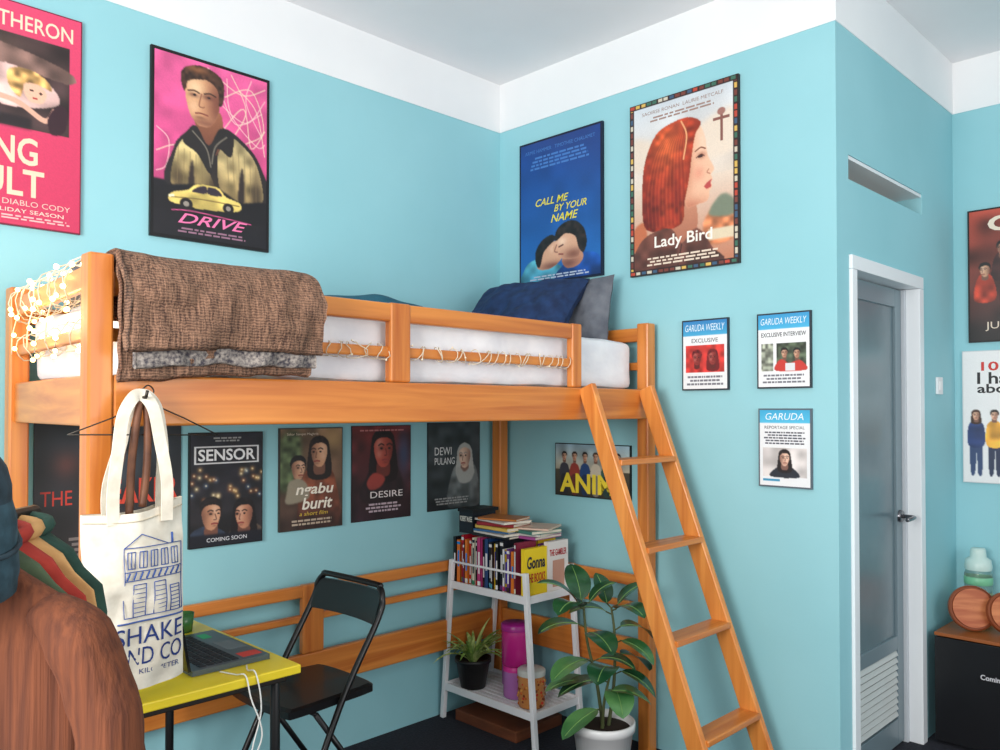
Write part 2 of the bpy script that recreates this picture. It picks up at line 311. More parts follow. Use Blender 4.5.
it+=[('s',(50,40,38),[(0.73,0.74),(0.75,0.58),(0.775,0.56),(0.79,0.74)],1),('s',(50,40,38),[(0.28,0.74),(0.31,0.57),(0.33,0.6),(0.335,0.74)],1),
 ('s',(156,100,72),[(0.34,0.28),(0.56,0.26),(0.58,0.42),(0.5,0.52),(0.38,0.43)],0.6,(110,64,50)),
 ('s',(40,36,36),[(0.24,0.47),(0.30,0.38),(0.36,0.37),(0.46,0.46),(0.56,0.35),(0.68,0.37),(0.66,0.50),(0.54,0.47),(0.48,0.62),(0.36,0.52)]),
 ('l',(120,112,100),[(0.32,0.40),(0.44,0.48),(0.48,0.58)],0.012),('l',(120,112,100),[(0.62,0.39),(0.52,0.46),(0.49,0.56)],0.012),
 ('s',(214,158,116),[(0.255,0.17),(0.29,0.1),(0.42,0.075),(0.53,0.11),(0.555,0.2),(0.54,0.28),(0.47,0.35),(0.38,0.36),(0.31,0.32),(0.27,0.25)]),
 ('bc',(124,72,58),(0.54,0.22,0.10,0.16),0.95),('bc',(250,214,170),(0.34,0.15,0.08,0.05),0.8),('bc',(244,200,160),(0.33,0.26,0.05,0.04),0.6),('bc',(120,72,60),(0.42,0.34,0.14,0.02),0.7),
 ('bc',(110,66,54),(0.325,0.195,0.04,0.012),0.8),('bc',(100,58,50),(0.455,0.19,0.05,0.014),0.8),('l',(80,52,40),[(0.28,0.178),(0.33,0.170),(0.375,0.178)],0.013),('l',(60,40,34),[(0.42,0.174),(0.47,0.165),(0.52,0.174)],0.013),
 ('e',(30,24,26),(0.335,0.193,0.014,0.006)),('e',(30,24,26),(0.46,0.19,0.015,0.006)),('l',(150,96,72),[(0.395,0.18),(0.375,0.245),(0.40,0.255),(0.42,0.25)],0.011),('l',(130,66,56),[(0.345,0.295),(0.39,0.289),(0.45,0.293)],0.013),('b',(110,70,56),(0.39,0.315,0.05,0.01),0.6),
 ('s',(66,44,34),[(0.24,0.18),(0.215,0.1),(0.27,0.045),(0.4,0.02),(0.54,0.045),(0.595,0.1),(0.585,0.2),(0.55,0.22),(0.54,0.14),(0.46,0.095),(0.34,0.105),(0.275,0.13),(0.262,0.17)]),('tex',0.4,34),('bc',(170,110,70),(0.36,0.05,0.1,0.02),0.7),
 ('s',(24,22,26),[(0.0,0.86),(0.0,0.76),(0.16,0.72),(0.5,0.69),(0.75,0.75),(1.0,0.73),(1.0,0.86)],1.0),
 ('s',(214,188,104),[(0.12,0.795),(0.16,0.76),(0.28,0.735),(0.36,0.695),(0.54,0.69),(0.62,0.735),(0.74,0.755),(0.76,0.79),(0.68,0.815),(0.4,0.83),(0.16,0.82)]),('tex',0.25,12),
 ('s',(50,40,52),[(0.32,0.74),(0.38,0.705),(0.44,0.70),(0.44,0.738)]),('s',(50,40,52),[(0.46,0.738),(0.46,0.70),(0.53,0.70),(0.58,0.735)]),('l',(110,90,50),[(0.14,0.79),(0.4,0.775),(0.74,0.775)],0.008),
 ('e',(30,26,28),(0.27,0.815,0.055,0.033)),('e',(150,140,130),(0.27,0.815,0.025,0.015)),('e',(30,26,28),(0.64,0.80,0.05,0.03)),('e',(150,140,130),(0.64,0.80,0.022,0.014)),('l',(250,240,200),[(0.13,0.785),(0.16,0.78)],0.02),
 ('l',(230,90,150),[(0.15,0.86),(0.35,0.85),(0.85,0.87)],0.008),('t',(238,120,170),'DRIVE',(0.2,0.868,0.82,0.925),0.4,0.01),('lines',(150,110,130),(0.15,0.945,0.85,0.98),2)]
poster('film_poster',LWALL,-1.815,2.105,0.476,0.70,0.014,K,it,0.012)
# blue film poster
it=[('g',(22,60,132),(30,104,176),0,1),('tex',0.08,6),('t',(70,120,190),'ARMIE HAMMER   TIMOTHEE CHALAMET',(0.06,0.05,0.94,0.075)),('lines',(70,120,190),(0.1,0.1,0.9,0.2),4),
 ('t',(226,210,70),'CALL ME',(0.20,0.41,0.62,0.462),0.3,0.012),('t',(226,210,70),'BY YOUR',(0.44,0.475,0.84,0.523),0.3,0.012),('t',(226,210,70),'NAME',(0.40,0.54,0.74,0.595),0.3,0.012),
 ('s',(88,168,184),[(0.0,1.0),(0.02,0.93),(0.12,0.85),(0.3,0.84),(0.5,0.9),(0.64,1.0)],0.6,(60,130,160)),('tex',0.3,12),
 ('s',(28,84,168),[(0.46,1.0),(0.56,0.9),(0.72,0.84),(0.92,0.85),(1.0,0.9),(1.0,1.0)],0.6,(20,60,130)),('tex',0.3,12),
 ('s',(198,140,112),[(0.54,0.86),(0.72,0.78),(0.8,0.86),(0.74,0.92),(0.6,0.93)]),('bc',(110,66,60),(0.62,0.9,0.12,0.04),0.8),
 ('s',(214,162,132),[(0.22,0.90),(0.27,0.82),(0.38,0.74),(0.50,0.74),(0.55,0.82),(0.50,0.88),(0.36,0.92)]),('bc',(120,74,64),(0.42,0.9,0.16,0.03),0.9),('bc',(250,214,186),(0.44,0.78,0.06,0.03),0.6),
 ('s',(30,22,22),[(0.2,0.86),(0.2,0.78),(0.28,0.71),(0.4,0.68),(0.46,0.71),(0.36,0.76),(0.3,0.80),(0.27,0.87),(0.24,0.90)]),('tex',0.5,30),
 ('s',(220,168,138),[(0.42,0.80),(0.47,0.72),(0.60,0.67),(0.70,0.70),(0.76,0.78),(0.74,0.86),(0.62,0.87),(0.50,0.85)]),('bc',(130,80,66),(0.68,0.84,0.12,0.04),0.9),('bc',(252,218,190),(0.54,0.74,0.06,0.03),0.7),
 ('l',(90,50,46),[(0.50,0.775),(0.55,0.765)],0.014),('l',(130,60,56),[(0.50,0.825),(0.55,0.83)],0.014),('l',(150,96,80),[(0.47,0.76),(0.445,0.80),(0.48,0.81)],0.012),
 ('s',(38,28,26),[(0.46,0.73),(0.46,0.67),(0.54,0.62),(0.68,0.61),(0.80,0.67),(0.84,0.77),(0.80,0.84),(0.74,0.80),(0.70,0.72),(0.58,0.69)]),('tex',0.5,30),
 ('lines',(180,190,210),(0.1,0.955,0.9,0.99),2)]
poster('film_poster',BWALL,-0.158,2.09,0.527,0.717,0.016,(14,22,50),it,0.01)
# profile portrait poster w/ mosaic border
it=[('r',(228,212,200),(0,0,1,1)),('g',(206,214,222),(232,214,198),0,0.5),('tex',0.08,5),('g',(228,208,190),(190,120,90),0.5,1),('s',(232,214,196),[(0.03,0.2),(0.4,0.26),(0.97,0.16),(0.97,0.4),(0.03,0.4)],4)]
it+=[('s',(206,126,84),[(0.70,0.76),(0.84,0.66),(0.96,0.70),(0.97,0.86),(0.75,0.88)],1.5),('tex',0.3,20),('r',(224,206,176),(0.74,0.80,0.97,0.86),1),('s',(120,130,110),[(0.75,0.72),(0.86,0.62),(0.97,0.66),(0.97,0.74)],1.5),('s',(196,110,74),[(0.03,0.74),(0.14,0.70),(0.16,0.84),(0.03,0.86)],1.2),
 ('r',(136,84,74),(0.85,0.15,0.875,0.33)),('r',(136,84,74),(0.79,0.20,0.935,0.215)),('e',(160,110,100),(0.862,0.17,0.035,0.02)),
 ('t',(150,120,110),'SAOIRSE RONAN  LAURIE METCALF',(0.12,0.055,0.88,0.075)),('lines',(160,130,120),(0.15,0.09,0.85,0.125),2),
 ('s',(206,142,112),[(0.45,0.6),(0.55,0.58),(0.64,0.66),(0.62,0.82),(0.4,0.86),(0.36,0.7)],0.6,(170,104,80)),
 ('p',(240,190,158),[(0.44,0.2),(0.56,0.17),(0.66,0.2),(0.70,0.25),(0.725,0.31),(0.73,0.36),(0.745,0.40),(0.79,0.455),(0.80,0.475),(0.785,0.49),(0.765,0.50),(0.785,0.525),(0.772,0.545),(0.78,0.57),(0.755,0.59),(0.755,0.62),(0.73,0.645),(0.66,0.65),(0.56,0.66),(0.42,0.5)],0.7),
 ('bc',(196,120,92),(0.58,0.66,0.16,0.05),0.9),('bc',(206,130,100),(0.55,0.42,0.06,0.2),0.8),('bc',(252,214,190),(0.70,0.30,0.05,0.08),0.6),('bc',(228,140,116),(0.66,0.48,0.05,0.04),0.6),('bc',(180,110,88),(0.685,0.385,0.04,0.02),0.8),
 ('s',(168,56,32),[(0.44,0.155),(0.58,0.155),(0.68,0.20),(0.63,0.26),(0.60,0.36),(0.57,0.5),(0.53,0.62),(0.50,0.74),(0.3,0.765),(0.14,0.72),(0.12,0.5),(0.15,0.34),(0.26,0.2)]),
 ('bc',(222,106,52),(0.36,0.28,0.14,0.12),0.8),('bc',(96,24,22),(0.2,0.66,0.12,0.14),0.8),('bc',(110,28,22),(0.46,0.6,0.06,0.14),0.7),('tex',0.25,22)]
for k in range(22):
    x=0.16+k*0.018; it.append(('lc',(214,104,56) if k%2 else (112,30,24),[(0.46+k*0.005,0.17),(0.26+k*0.0125,0.3),(x,0.52),(x+0.01,0.74)],0.008,0.28))
it+=[('l',(236,170,120),[(0.50,0.165),(0.55,0.25),(0.52,0.38)],0.014),('e',(60,36,34),(0.675,0.388,0.024,0.009)),('l',(120,60,40),[(0.63,0.355),(0.68,0.34),(0.72,0.352)],0.01),('l',(90,46,36),[(0.64,0.392),(0.68,0.378),(0.71,0.39)],0.008),('s',(188,72,70),[(0.71,0.555),(0.775,0.527),(0.765,0.545),(0.772,0.568),(0.73,0.575)]),('l',(190,120,96),[(0.75,0.47),(0.735,0.485),(0.76,0.495)],0.009),
 ('s',(112,66,54),[(0.03,0.99),(0.07,0.84),(0.2,0.77),(0.4,0.76),(0.5,0.85),(0.64,0.78),(0.78,0.9),(0.84,0.99)],0.6,(84,50,44)),('tex',0.3,14),('l',(70,40,36),[(0.5,0.86),(0.46,0.98)],0.012),
 ('t',(245,238,228),'Lady Bird',(0.24,0.79,0.78,0.875),0.0,0.015),('lines',(230,210,190),(0.15,0.905,0.85,0.96),3)]
cols=[(190,70,50),(220,180,90),(60,90,120),(210,200,180),(120,60,50),(60,110,90)]
rr=random.Random(3)
for i in range(26):
    for s in (0,1): it+=[('r',(50,30,30),(s*0.965,i/26,s*0.965+0.035,(i+1)/26)),('r',rr.choice(cols),(s*0.968+.004,i/26,s*0.968+0.028,(i+0.75)/26))]
for i in range(18):
    for s in (0,1): it+=[('r',(50,30,30),(i/18,s*0.975,(i+1)/18,s*0.975+0.025)),('r',rr.choice(cols),(i/18,s*0.98,(i+.75)/18,s*0.98+0.018))]
poster('film_poster',BWALL,-0.842,2.06,0.533,0.765,0.016,(40,28,28),it,0.004)
# lower left wall row
poster('film_poster',LWALL,-2.185,0.94,0.495,0.49,0.004,K,[('g',(18,24,30),(40,30,34),0,1),('tex',0.5,6),('s',(52,60,70),[(0.3,0.1),(0.6,0.05),(0.7,0.4),(0.4,0.5)],6),('b',(120,60,50),(0.2,0.3,0.1,0.1),0.6),('b',(80,96,110),(0.8,0.2,0.15,0.15),0.6)]+head(0.5,0.25,0.1,(150,110,90),K,1.0)+[
 ('t',(196,60,48),'THE',(0.04,0.48,0.24,0.58)),('t',(214,70,50),'BREAKER',(0.3,0.42,0.98,0.6),0,0.02),('lines',(120,110,110),(0.2,0.8,0.9,0.95),4)])
it=[('g',(24,24,34),(40,34,36),0,1),('tex',0.4,8)]
rr=random.Random(5)
for i in range(34):
    x,y=rr.random(),0.32+rr.random()*0.28; c=rr.choice([(240,180,100),(200,120,70),(100,130,170),(250,220,160)]); it+=[('b',c,(x,y,0.035,0.024),0.6),('b',(255,240,200),(x,y,0.012,0.008),0.9)]
it+=[('lines',(150,150,150),(0.3,0.03,0.7,0.08),2),('r',(225,225,228),(0.05,0.115,0.95,0.27)),('r',(30,28,36),(0.07,0.125,0.93,0.26)),('t',(240,240,242),'SENSOR',(0.1,0.14,0.9,0.245),0,0.02),
 ('s',(50,60,80),[(0.0,1),(0.0,0.88),(0.2,0.82),(0.45,0.88),(0.5,1.0)]),('tex',.3,10),('s',(80,66,56),[(0.5,1),(0.55,0.88),(0.8,0.82),(1,0.88),(1,1)]),('tex',.3,10)]
it+=head(0.28,0.73,0.135,(204,146,112),(30,22,22),0.69,1.0,'short',1)+head(0.74,0.75,0.13,(196,134,104),(26,18,20),0.69,-1.0,'long',-1)
it+=[('r',(24,24,34),(0,0.9,1,1),1.5),('t',(230,230,235),'COMING SOON',(0.22,0.93,0.78,0.965))]
poster('film_poster',LWALL,-1.662,0.945,0.301,0.437,0.014,K,it,0.004,ppm=400)
it=[('g',(126,98,74),(74,54,46),0,1),('tex',0.3,6),('s',(84,98,66),[(0,0.1),(0.3,0.05),(0.3,0.5),(0,0.6)],4),('tex',.4,14),('b',(220,180,120),(0.85,0.1,0.2,0.12),0.6),('s',(150,80,52),[(0.3,1),(0.34,0.52),(0.5,0.38),(0.75,0.38),(0.9,0.55),(0.94,1)],0.7,(90,50,40)),('tex',.3,12)]
it+=head(0.62,0.25,0.14,(212,158,122),(36,24,22),0.72,-.8,'long',1)+head(0.28,0.4,0.11,(200,150,118),(30,24,24),0.72,1,'short',1)
it+=[('s',(150,140,120),[(0.1,0.62),(0.14,0.52),(0.3,0.5),(0.42,0.56),(0.44,0.7),(0.1,0.74)],1.2),('b',(30,20,20),(0.5,0.95,0.6,0.12),0.7),
 ('t',(220,200,180),'Sabar Sampai Maghrib',(0.1,0.04,0.6,0.07)),('t',(245,236,220),'ngabu',(0.24,0.55,0.86,0.69),0.2,0.02),('t',(245,236,220),'burit',(0.34,0.69,0.84,0.81),0.2,0.02),
 ('t',(225,190,70),'a short film',(0.3,0.83,0.76,0.87),0.2),('lines',(190,170,150),(0.12,0.9,0.88,0.97),2)]
poster('film_poster',LWALL,-1.285,0.968,0.305,0.425,0.012,(60,50,44),it,0.004,ppm=400)
it=[('g',(104,36,36),(48,28,38),0,1),('tex',0.35,7),('b',(60,80,116),(0.88,0.3,0.12,0.25),0.8),('s',(40,22,28),[(0.15,0.8),(0.26,0.5),(0.46,0.4),(0.75,0.42),(0.86,0.8)],1.5),('tex',.3,10)]
it+=head(0.52,0.26,0.17,(176,74,60),(30,14,18),0.78,0.6,'long',-1)+[('s',(160,62,54),[(0.24,0.6),(0.36,0.5),(0.55,0.56),(0.46,0.66),(0.3,0.68)],1),('b',(30,16,20),(0.5,0.85,0.6,0.15),0.7),
 ('t',(235,225,225),'DESIRE',(0.3,0.7,0.86,0.77)),('lines',(190,170,180),(0.2,0.82,0.85,0.93),3),('lines',(190,120,120),(0.1,0.03,0.9,0.06),1)]
poster('film_poster',LWALL,-0.928,0.972,0.331,0.425,0.005,(40,20,24),it,0.003,ppm=380)
it=[('g',(60,68,72),(36,38,42),0,1),('tex',0.3,8),('s',(112,116,116),[(0.38,0.98),(0.44,0.6),(0.58,0.48),(0.86,0.48),(0.97,0.66),(0.98,0.98)],0.8,(70,74,76)),('tex',.3,12)]
it+=head(0.7,0.4,0.12,(208,172,150),(172,172,168),0.8,-.7,'veil',-1)+[('s',(160,160,156),[(0.52,0.55),(0.6,0.52),(0.7,0.58),(0.82,0.52),(0.9,0.58),(0.8,0.7),(0.6,0.7)],1),
 ('t',(226,226,226),'DEWI',(0.12,0.28,0.44,0.37)),('t',(226,226,226),'PULANG',(0.12,0.4,0.5,0.48)),('lines',(150,150,150),(0.1,0.86,0.8,0.95),3)]
poster('film_poster',LWALL,-0.494,0.981,0.343,0.425,0.005,(30,32,34),it,0.003,ppm=360)
# back wall small
it=[('g',(150,180,196),(186,170,140),0,0.6),('tex',.2,10),('g',(80,74,60),(50,46,40),0.5,1)]
for i,(c,hc) in enumerate([((60,60,70),K),((150,60,50),(40,26,20)),((40,70,120),K),((200,190,170),(60,40,30)),((50,90,80),K),((120,50,60),(30,20,20))]):
    x=0.06+i*0.145
    it+=[('s',c,[(x,0.62),(x+0.01,0.42),(x+0.06,0.36),(x+0.12,0.42),(x+0.13,0.62)]),('s',mix(c,K,.4),[(x+0.02,0.62),(x+0.1,0.62),(x+0.11,0.95),(x+0.02,0.95)])]+head(x+0.065,0.24,0.032,(206,156,124),hc,1.78,0,'short',1)
it+=[('t',(240,214,60),'ANIMS',(0.06,0.56,0.94,0.95),0,0.03)]
poster('film_poster',BWALL,-0.3925,1.058,0.444,0.25,0.012,K,it,0.004,ppm=400)
WH=(236,238,240)
it=[('r',WH,(0,0,1,1)),('g',(52,130,190),(70,170,214),0,0.22),('t',(225,240,248),'GARUDA WEEKLY',(0.05,0.05,0.95,0.15),0.2),
 ('r',(204,56,50),(0.06,0.36,0.94,0.76)),('tex',.25,10)]+head(0.32,0.55,0.1,(150,50,46),(110,26,30),0.74,0,'short',-1)+head(0.68,0.55,0.1,(150,50,46),(110,26,30),0.74,0,'long',-1)+[
 ('t',(50,50,60),'EXCLUSIVE',(0.2,0.26,0.8,0.32)),('lines',(120,120,130),(0.08,0.8,0.92,0.96),3)]
poster('magazine_cover_print',BWALL,-1.106,1.55,0.217,0.295,0.012,(40,44,54),it,0.006,ppm=450,grain=0.02)
it=[('r',WH,(0,0,1,1)),('g',(52,150,204),(70,176,220),0,0.2),('t',(225,240,248),'GARUDA WEEKLY',(0.05,0.05,0.95,0.14),0.2),
 ('t',(40,40,50),'EXCLUSIVE INTERVIEW',(0.06,0.25,0.94,0.31),0,0.01),('r',(150,156,140),(0.06,0.4,0.3,0.78)),('tex',.5,18),('r',(72,84,66),(0.36,0.4,0.94,0.78)),('tex',.5,14),('s',(200,56,48),[(0.36,0.78),(0.38,0.66),(0.5,0.62),(0.6,0.68),(0.8,0.64),(0.92,0.7),(0.92,0.78)])]+head(0.52,0.54,0.06,(200,150,120),K,0.74)+head(0.76,0.55,0.06,(200,150,120),K,0.74)+[
 ('r',(220,222,226),(0.54,0.68,0.72,0.78)),('lines',(120,120,130),(0.08,0.82,0.92,0.96),3)]
poster('magazine_cover_print',BWALL,-1.448,1.552,0.218,0.293,0.012,(40,44,54),it,0.006,ppm=450,grain=0.02)
it=[('r',WH,(0,0,1,1)),('g',(60,170,214),(84,190,228),0,0.17),('t',(232,244,250),'GARUDA',(0.12,0.04,0.88,0.13),0.2),
 ('t',(50,50,60),'REPORTAGE SPECIAL',(0.1,0.21,0.9,0.25)),('lines',(90,90,100),(0.08,0.28,0.92,0.46),5),('r',(206,200,198),(0.06,0.5,0.94,0.88)),('tex',.2,6),
 ('s',(40,44,54),[(0.22,0.88),(0.3,0.78),(0.46,0.74),(0.66,0.76),(0.78,0.88)])]+head(0.5,0.64,0.1,(228,184,160),(30,22,24),0.7,0.3,'long',1)+[('r',(60,150,190),(0.06,0.91,0.4,0.94))]
poster('magazine_cover_print',BWALL,-1.452,1.17,0.214,0.304,0.012,(90,100,110),it,0.006,ppm=450,grain=0.02)
# right wall
it=[('g',(150,60,46),(40,30,30),0,1),('tex',.4,6),('t',(235,220,200),'GIE',(0.18,0.05,0.72,0.17),0,0.03)]
rr=random.Random(9)
for i in range(13):
    x,y=rr.uniform(.05,.85),rr.uniform(.3,.8); c=rr.choice([(180,60,40),(200,140,90),(30,26,28),(90,110,90),(60,30,30)])
    it+=[('s',c,[(x-.02,y+0.18),(x,y+.02),(x+0.08,y-0.03),(x+0.16,y+.02),(x+0.18,y+0.18)]),('tex',.3,14)]+head(x+.08,y-.05,0.05,(206,156,124),K,0.71,rr.choice([-1,1]),'short',rr.choice([-1,1]))
it+=[('b',(24,18,20),(0.5,1.0,0.8,0.15),0.9),('t',(230,210,190),'JUDUL FILM',(0.15,0.86,0.85,0.93))]
poster('film_poster',RWALL,-1.826,1.79,0.45,0.635,0.012,K,it,0.008)
it=[('r',(236,234,234),(0,0,1,1)),('t',(206,50,46),'10 things',(0.18,0.08,0.9,0.17),0,0.02),('t',(30,30,34),'I hate',(0.14,0.16,0.62,0.25),0,0.02),('t',(30,30,34),'about you',(0.14,0.25,0.92,0.34),0,0.02)]
for i,(c,c2) in enumerate([((40,60,110),(50,70,110)),((240,170,60),(40,50,80)),((60,60,64),(30,30,36)),((190,60,60),(60,60,90)),((70,120,90),(40,40,50))]):
    x=0.05+i*0.18
    it+=[('s',c2,[(x+0.02,0.7),(x+0.13,0.7),(x+0.13,0.93),(x+0.09,0.93),(x+.08,0.76),(x+.06,0.93),(x+0.02,0.93)]),('s',c,[(x,0.72),(x,0.57),(x+0.07,0.53),(x+0.15,0.57),(x+0.15,0.72)]),('tex',.25,14)]+head(x+.075,0.49,0.036,(222,170,140),[(60,36,26),(30,22,20),(90,60,40),(40,26,22),(20,18,18)][i],0.7,0,'long' if i%2==0 else 'short')
poster('film_poster',RWALL,-1.797,1.12,0.44,0.63,0.012,(210,210,212),it,0.004,grain=0.02)
# ------------------------------------------------------------ loft bed
XA,XB=-2.312,-0.06; YF,YB=-0.955,-0.06; P=0.029; XC=-2.25
b=MB()
for x,y,zt in ((XA,YF,1.842),(XC,YB,1.86),(XB,YF,1.842),(XB,YB,1.86)):
    b.box((x-P,y-P,0),(x+P,y+P,zt),wood['z'])
def rx(y,z0,z1,x0=XA+P,x1=XB-P,t=0.024): b.box((x0,y-t/2,z0),(x1,y+t/2,z1),wood['x'])
def ry(x,z0,z1,y0=YF+P,y1=YB-P,t=0.024): b.box((x-t/2,y0,z0),(x+t/2,y1,z1),wood['y'])
def re(z0,z1,t=0.024):
    zc=(z0+z1)/2; b.beam((XA+0.003,YF+P,zc),(XC-0.003,YB-P,zc),t,z1-z0,wood['y'])
rx(YF-0.010,1.43,1.555,t=0.034); rx(YB,1.43,1.555,XC+P)
re(1.43,1.555); ry(XB,1.43,1.555)
rx(YF+0.035,1.431,1.47,t=0.03)
for i in range(11):
    x=XA+0.14+i*0.2; b.box((x-0.035,YF+0.01,1.535),(x+0.035,YB-0.013,1.553),wood['y'])
GX=-0.545
rx(YF,1.745,1.803,XA+P,GX-0.028,0.028)
for x0,x1 in ((GX-0.028,GX+0.028),(-1.452,-1.372)): b.box((x0,YF-0.017,1.556),(x1,YF+0.016,1.805),wood['z'])
rx(YF+0.004,1.635,1.668,XA+P,GX-0.028,0.018)
re(1.765,1.825); re(1.64,1.675,0.018); ry(XB,1.765,1.825); ry(XB,1.64,1.675,t=0.018)
b.box((XB-0.012,-0.53,1.556),(XB+0.012,-0.48,1.764),wood['z'])
rx(YB,1.745,1.80,XC+P)
rx(YB,0.70,0.75,XC+P); rx(YB,0.60,0.63,XC+P); rx(YB,0.33,0.47,XC+P,t=0.03)
ry(XB,0.70,0.75); ry(XB,0.60,0.63); ry(XB,0.33,0.47,t=0.03)
b.box((-1.21,YB-0.016,0.471),(-1.11,YB+0.016,0.752),wood['z'])
b.box((XB-0.016,-0.55,0.471),(XB+0.016,-0.46,0.752),wood['z'])
b.build('loft_bed',bevel=0.006)
# ladder
b=MB(); m=0.383; top=1.56
def lp(x,z): return Vector((x,YF-0.052-(top-z)*m,z))
LX0,LX1=-0.530,-0.135
for x in (LX0,LX1):
    b.beam(lp(x,0.0),lp(x,top),0.028,0.07,wood_l)
for z in (1.27,0.955,0.64,0.325):
    c=lp(0,z); b.box((LX0+0.012,c.y-0.045,z-0.011),(LX1-0.012,c.y+0.045,z+0.011),wood['x'])
b.build('wooden_ladder',bevel=0.004)
# mattress
sheet=noisy('white_sheet',(226,228,234),(240,241,244),(9,9,9),rough=0.8,bump=0.4,bscale=(7,7,14),bdist=0.02)
def soft_box(b,lo,hi,m,n=(30,12,5),amp=0.006,rnd=0.03,fr=6):
    lo=Vector(lo);hi=Vector(hi);c=(lo+hi)/2;h=(hi-lo)/2
    def mp(q):
        q=Vector(q); inner=Vector([max(min(q[i],h[i]-rnd),-(h[i]-rnd)) for i in range(3)])
        d=q-inner; 
        if d.length>1e-6: q=inner+d.normalized()*rnd
        p=c+q; nn=N3(p.x*fr,p.y*fr,p.z*fr); 
        return p+(d.normalized() if d.length>1e-6 else Vector((0,0,1)))*nn*amp
    for ax in range(3):
        u,v=(ax+1)%3,(ax+2)%3
        for sg in (-1,1):
            def fn(a,bb):
                q=[0,0,0]; q[ax]=sg*h[ax]; q[u]=(a*2-1)*h[u]; q[v]=(bb*2-1)*h[v]; return mp(q)
            b.grid(fn,n[u],n[v],m)
b=MB(); soft_box(b,(XA+0.10,YF+0.045,1.554),(XB-0.03,YB-0.02,1.765),sheet,n=(60,26,10),amp=0.01,rnd=0.035); b.build('mattress')
# pillows
def pillow(name,c,w,h,t,rot,m,seed=0):
    b=MB(); M=Matrix.Translation(c)@rot
    for sg in (-1,1):
        def fn(u,v):
            x=(u*2-1);y=(v*2-1); e=(1-abs(x)**2.6)*(1-abs(y)**2.6); e=max(e,0)**0.42
            px=x*w/2*(1-0.05*(1-y*y)); py=y*h/2*(1-0.06*(1-x*x))
            return M@Vector((px,py,sg*e*t/2*(1+0.35*N3(x*2+seed,y*2,sg)+0.12*N3(x*6+seed,y*6,sg))))
        b.grid(fn,34,34,m)
    return b.build(name)
navy=noisy('navy_cloth',(14,36,72),(24,54,98),(20,20,20),rough=0.85,bump=0.5,bscale=(9,9,9),bdist=0.03)
grey=noisy('grey_cloth',(84,88,98),(112,116,124),(12,12,12),rough=0.85,bump=0.4,bscale=(9,9,9),bdist=0.02)
teal=noisy('teal_cloth',(26,84,104),(38,104,124),(8,8,8),rough=0.85,bump=0.4,bscale=(9,9,9),bdist=0.02)
def lean(deg,yaw=0): return Matrix.Rotation(R(yaw),4,'Z')@Matrix.Rotation(R(-90),4,'Z')@Matrix.Rotation(R(deg),4,'X')
pillow('pillow',(-0.130,-0.60,1.915),0.44,0.31,0.11,lean(80),grey,1)
pillow('pillow',(-0.30,-0.42,1.900),0.62,0.40,0.18,lean(50,3),navy,4)
b=MB()
def fn(u,v):
    x=-1.38+u*1.02; y=-0.09-v*0.30; e=(math.sin(math.pi*min(max(u,0.0),1))**0.3)*(1-v**3)
    return Vector((x,y,1.768+0.205*e*(1-0.2*u)*(1+0.12*N3(x*6,y*6,2))))
b.grid(fn,40,14,teal); b.build('folded_blanket')
# woven blanket
def blanket_mat():
    m=bpy.data.materials.new('woven_brown'); m.use_nodes=True; nt=m.node_tree;n=nt.nodes;l=nt.links;bs=n['Principled BSDF']
    tc=n.new('ShaderNodeTexCoord'); w=n.new('ShaderNodeTexNoise'); mp=n.new('ShaderNodeMapping'); mp.inputs['Scale'].default_value=(190,80,22); l.new(tc.outputs['Object'],mp.inputs['Vector']); l.new(mp.outputs['Vector'],w.inputs['Vector']); w.inputs['Scale'].default_value=1; w.inputs['Detail'].default_value=4; w.inputs['Distortion'].default_value=0.6
    w2=n.new('ShaderNodeTexWave'); w2.bands_direction='Z'; w2.inputs['Scale'].default_value=44; w2.inputs['Distortion'].default_value=5; w2.inputs['Detail'].default_value=3; w2.inputs['Detail Scale'].default_value=2; l.new(tc.outputs['Object'],w2.inputs['Vector'])
    mx=n.new('ShaderNodeMath'); mx.operation='MULTIPLY_ADD'; l.new(w.outputs['Fac'],mx.inputs[0]); mx.inputs[1].default_value=1.3; 
    m3=n.new('ShaderNodeMath'); m3.operation='MULTIPLY'; l.new(w2.outputs['Fac'],m3.inputs[0]); m3.inputs[1].default_value=0.3; l.new(m3.outputs[0],mx.inputs[2])
    r=n.new('ShaderNodeValToRGB'); r.color_ramp.elements[0].color=(*lin((66,44,36)),1); r.color_ramp.elements[1].color=(*lin((146,110,88)),1); r.color_ramp.elements[0].position=0.5; r.color_ramp.elements[1].position=1.05
    l.new(mx.outputs[0],r.inputs[0]); l.new(r.outputs[0],bs.inputs['Base Color']); bs.inputs['Roughness'].default_value=0.95
    bp=n.new('ShaderNodeBump'); bp.inputs['Strength'].default_value=0.8; bp.inputs['Distance'].default_value=0.006; l.new(mx.outputs[0],bp.inputs['Height']); l.new(bp.outputs[0],bs.inputs['Normal']); return m
wov=blanket_mat(); tweed=noisy('tweed_lining',(62,58,66),(164,154,146),(110,110,110),rough=0.95,bump=0.5,bscale=(110,110,110),bdist=0.004)
b=MB()
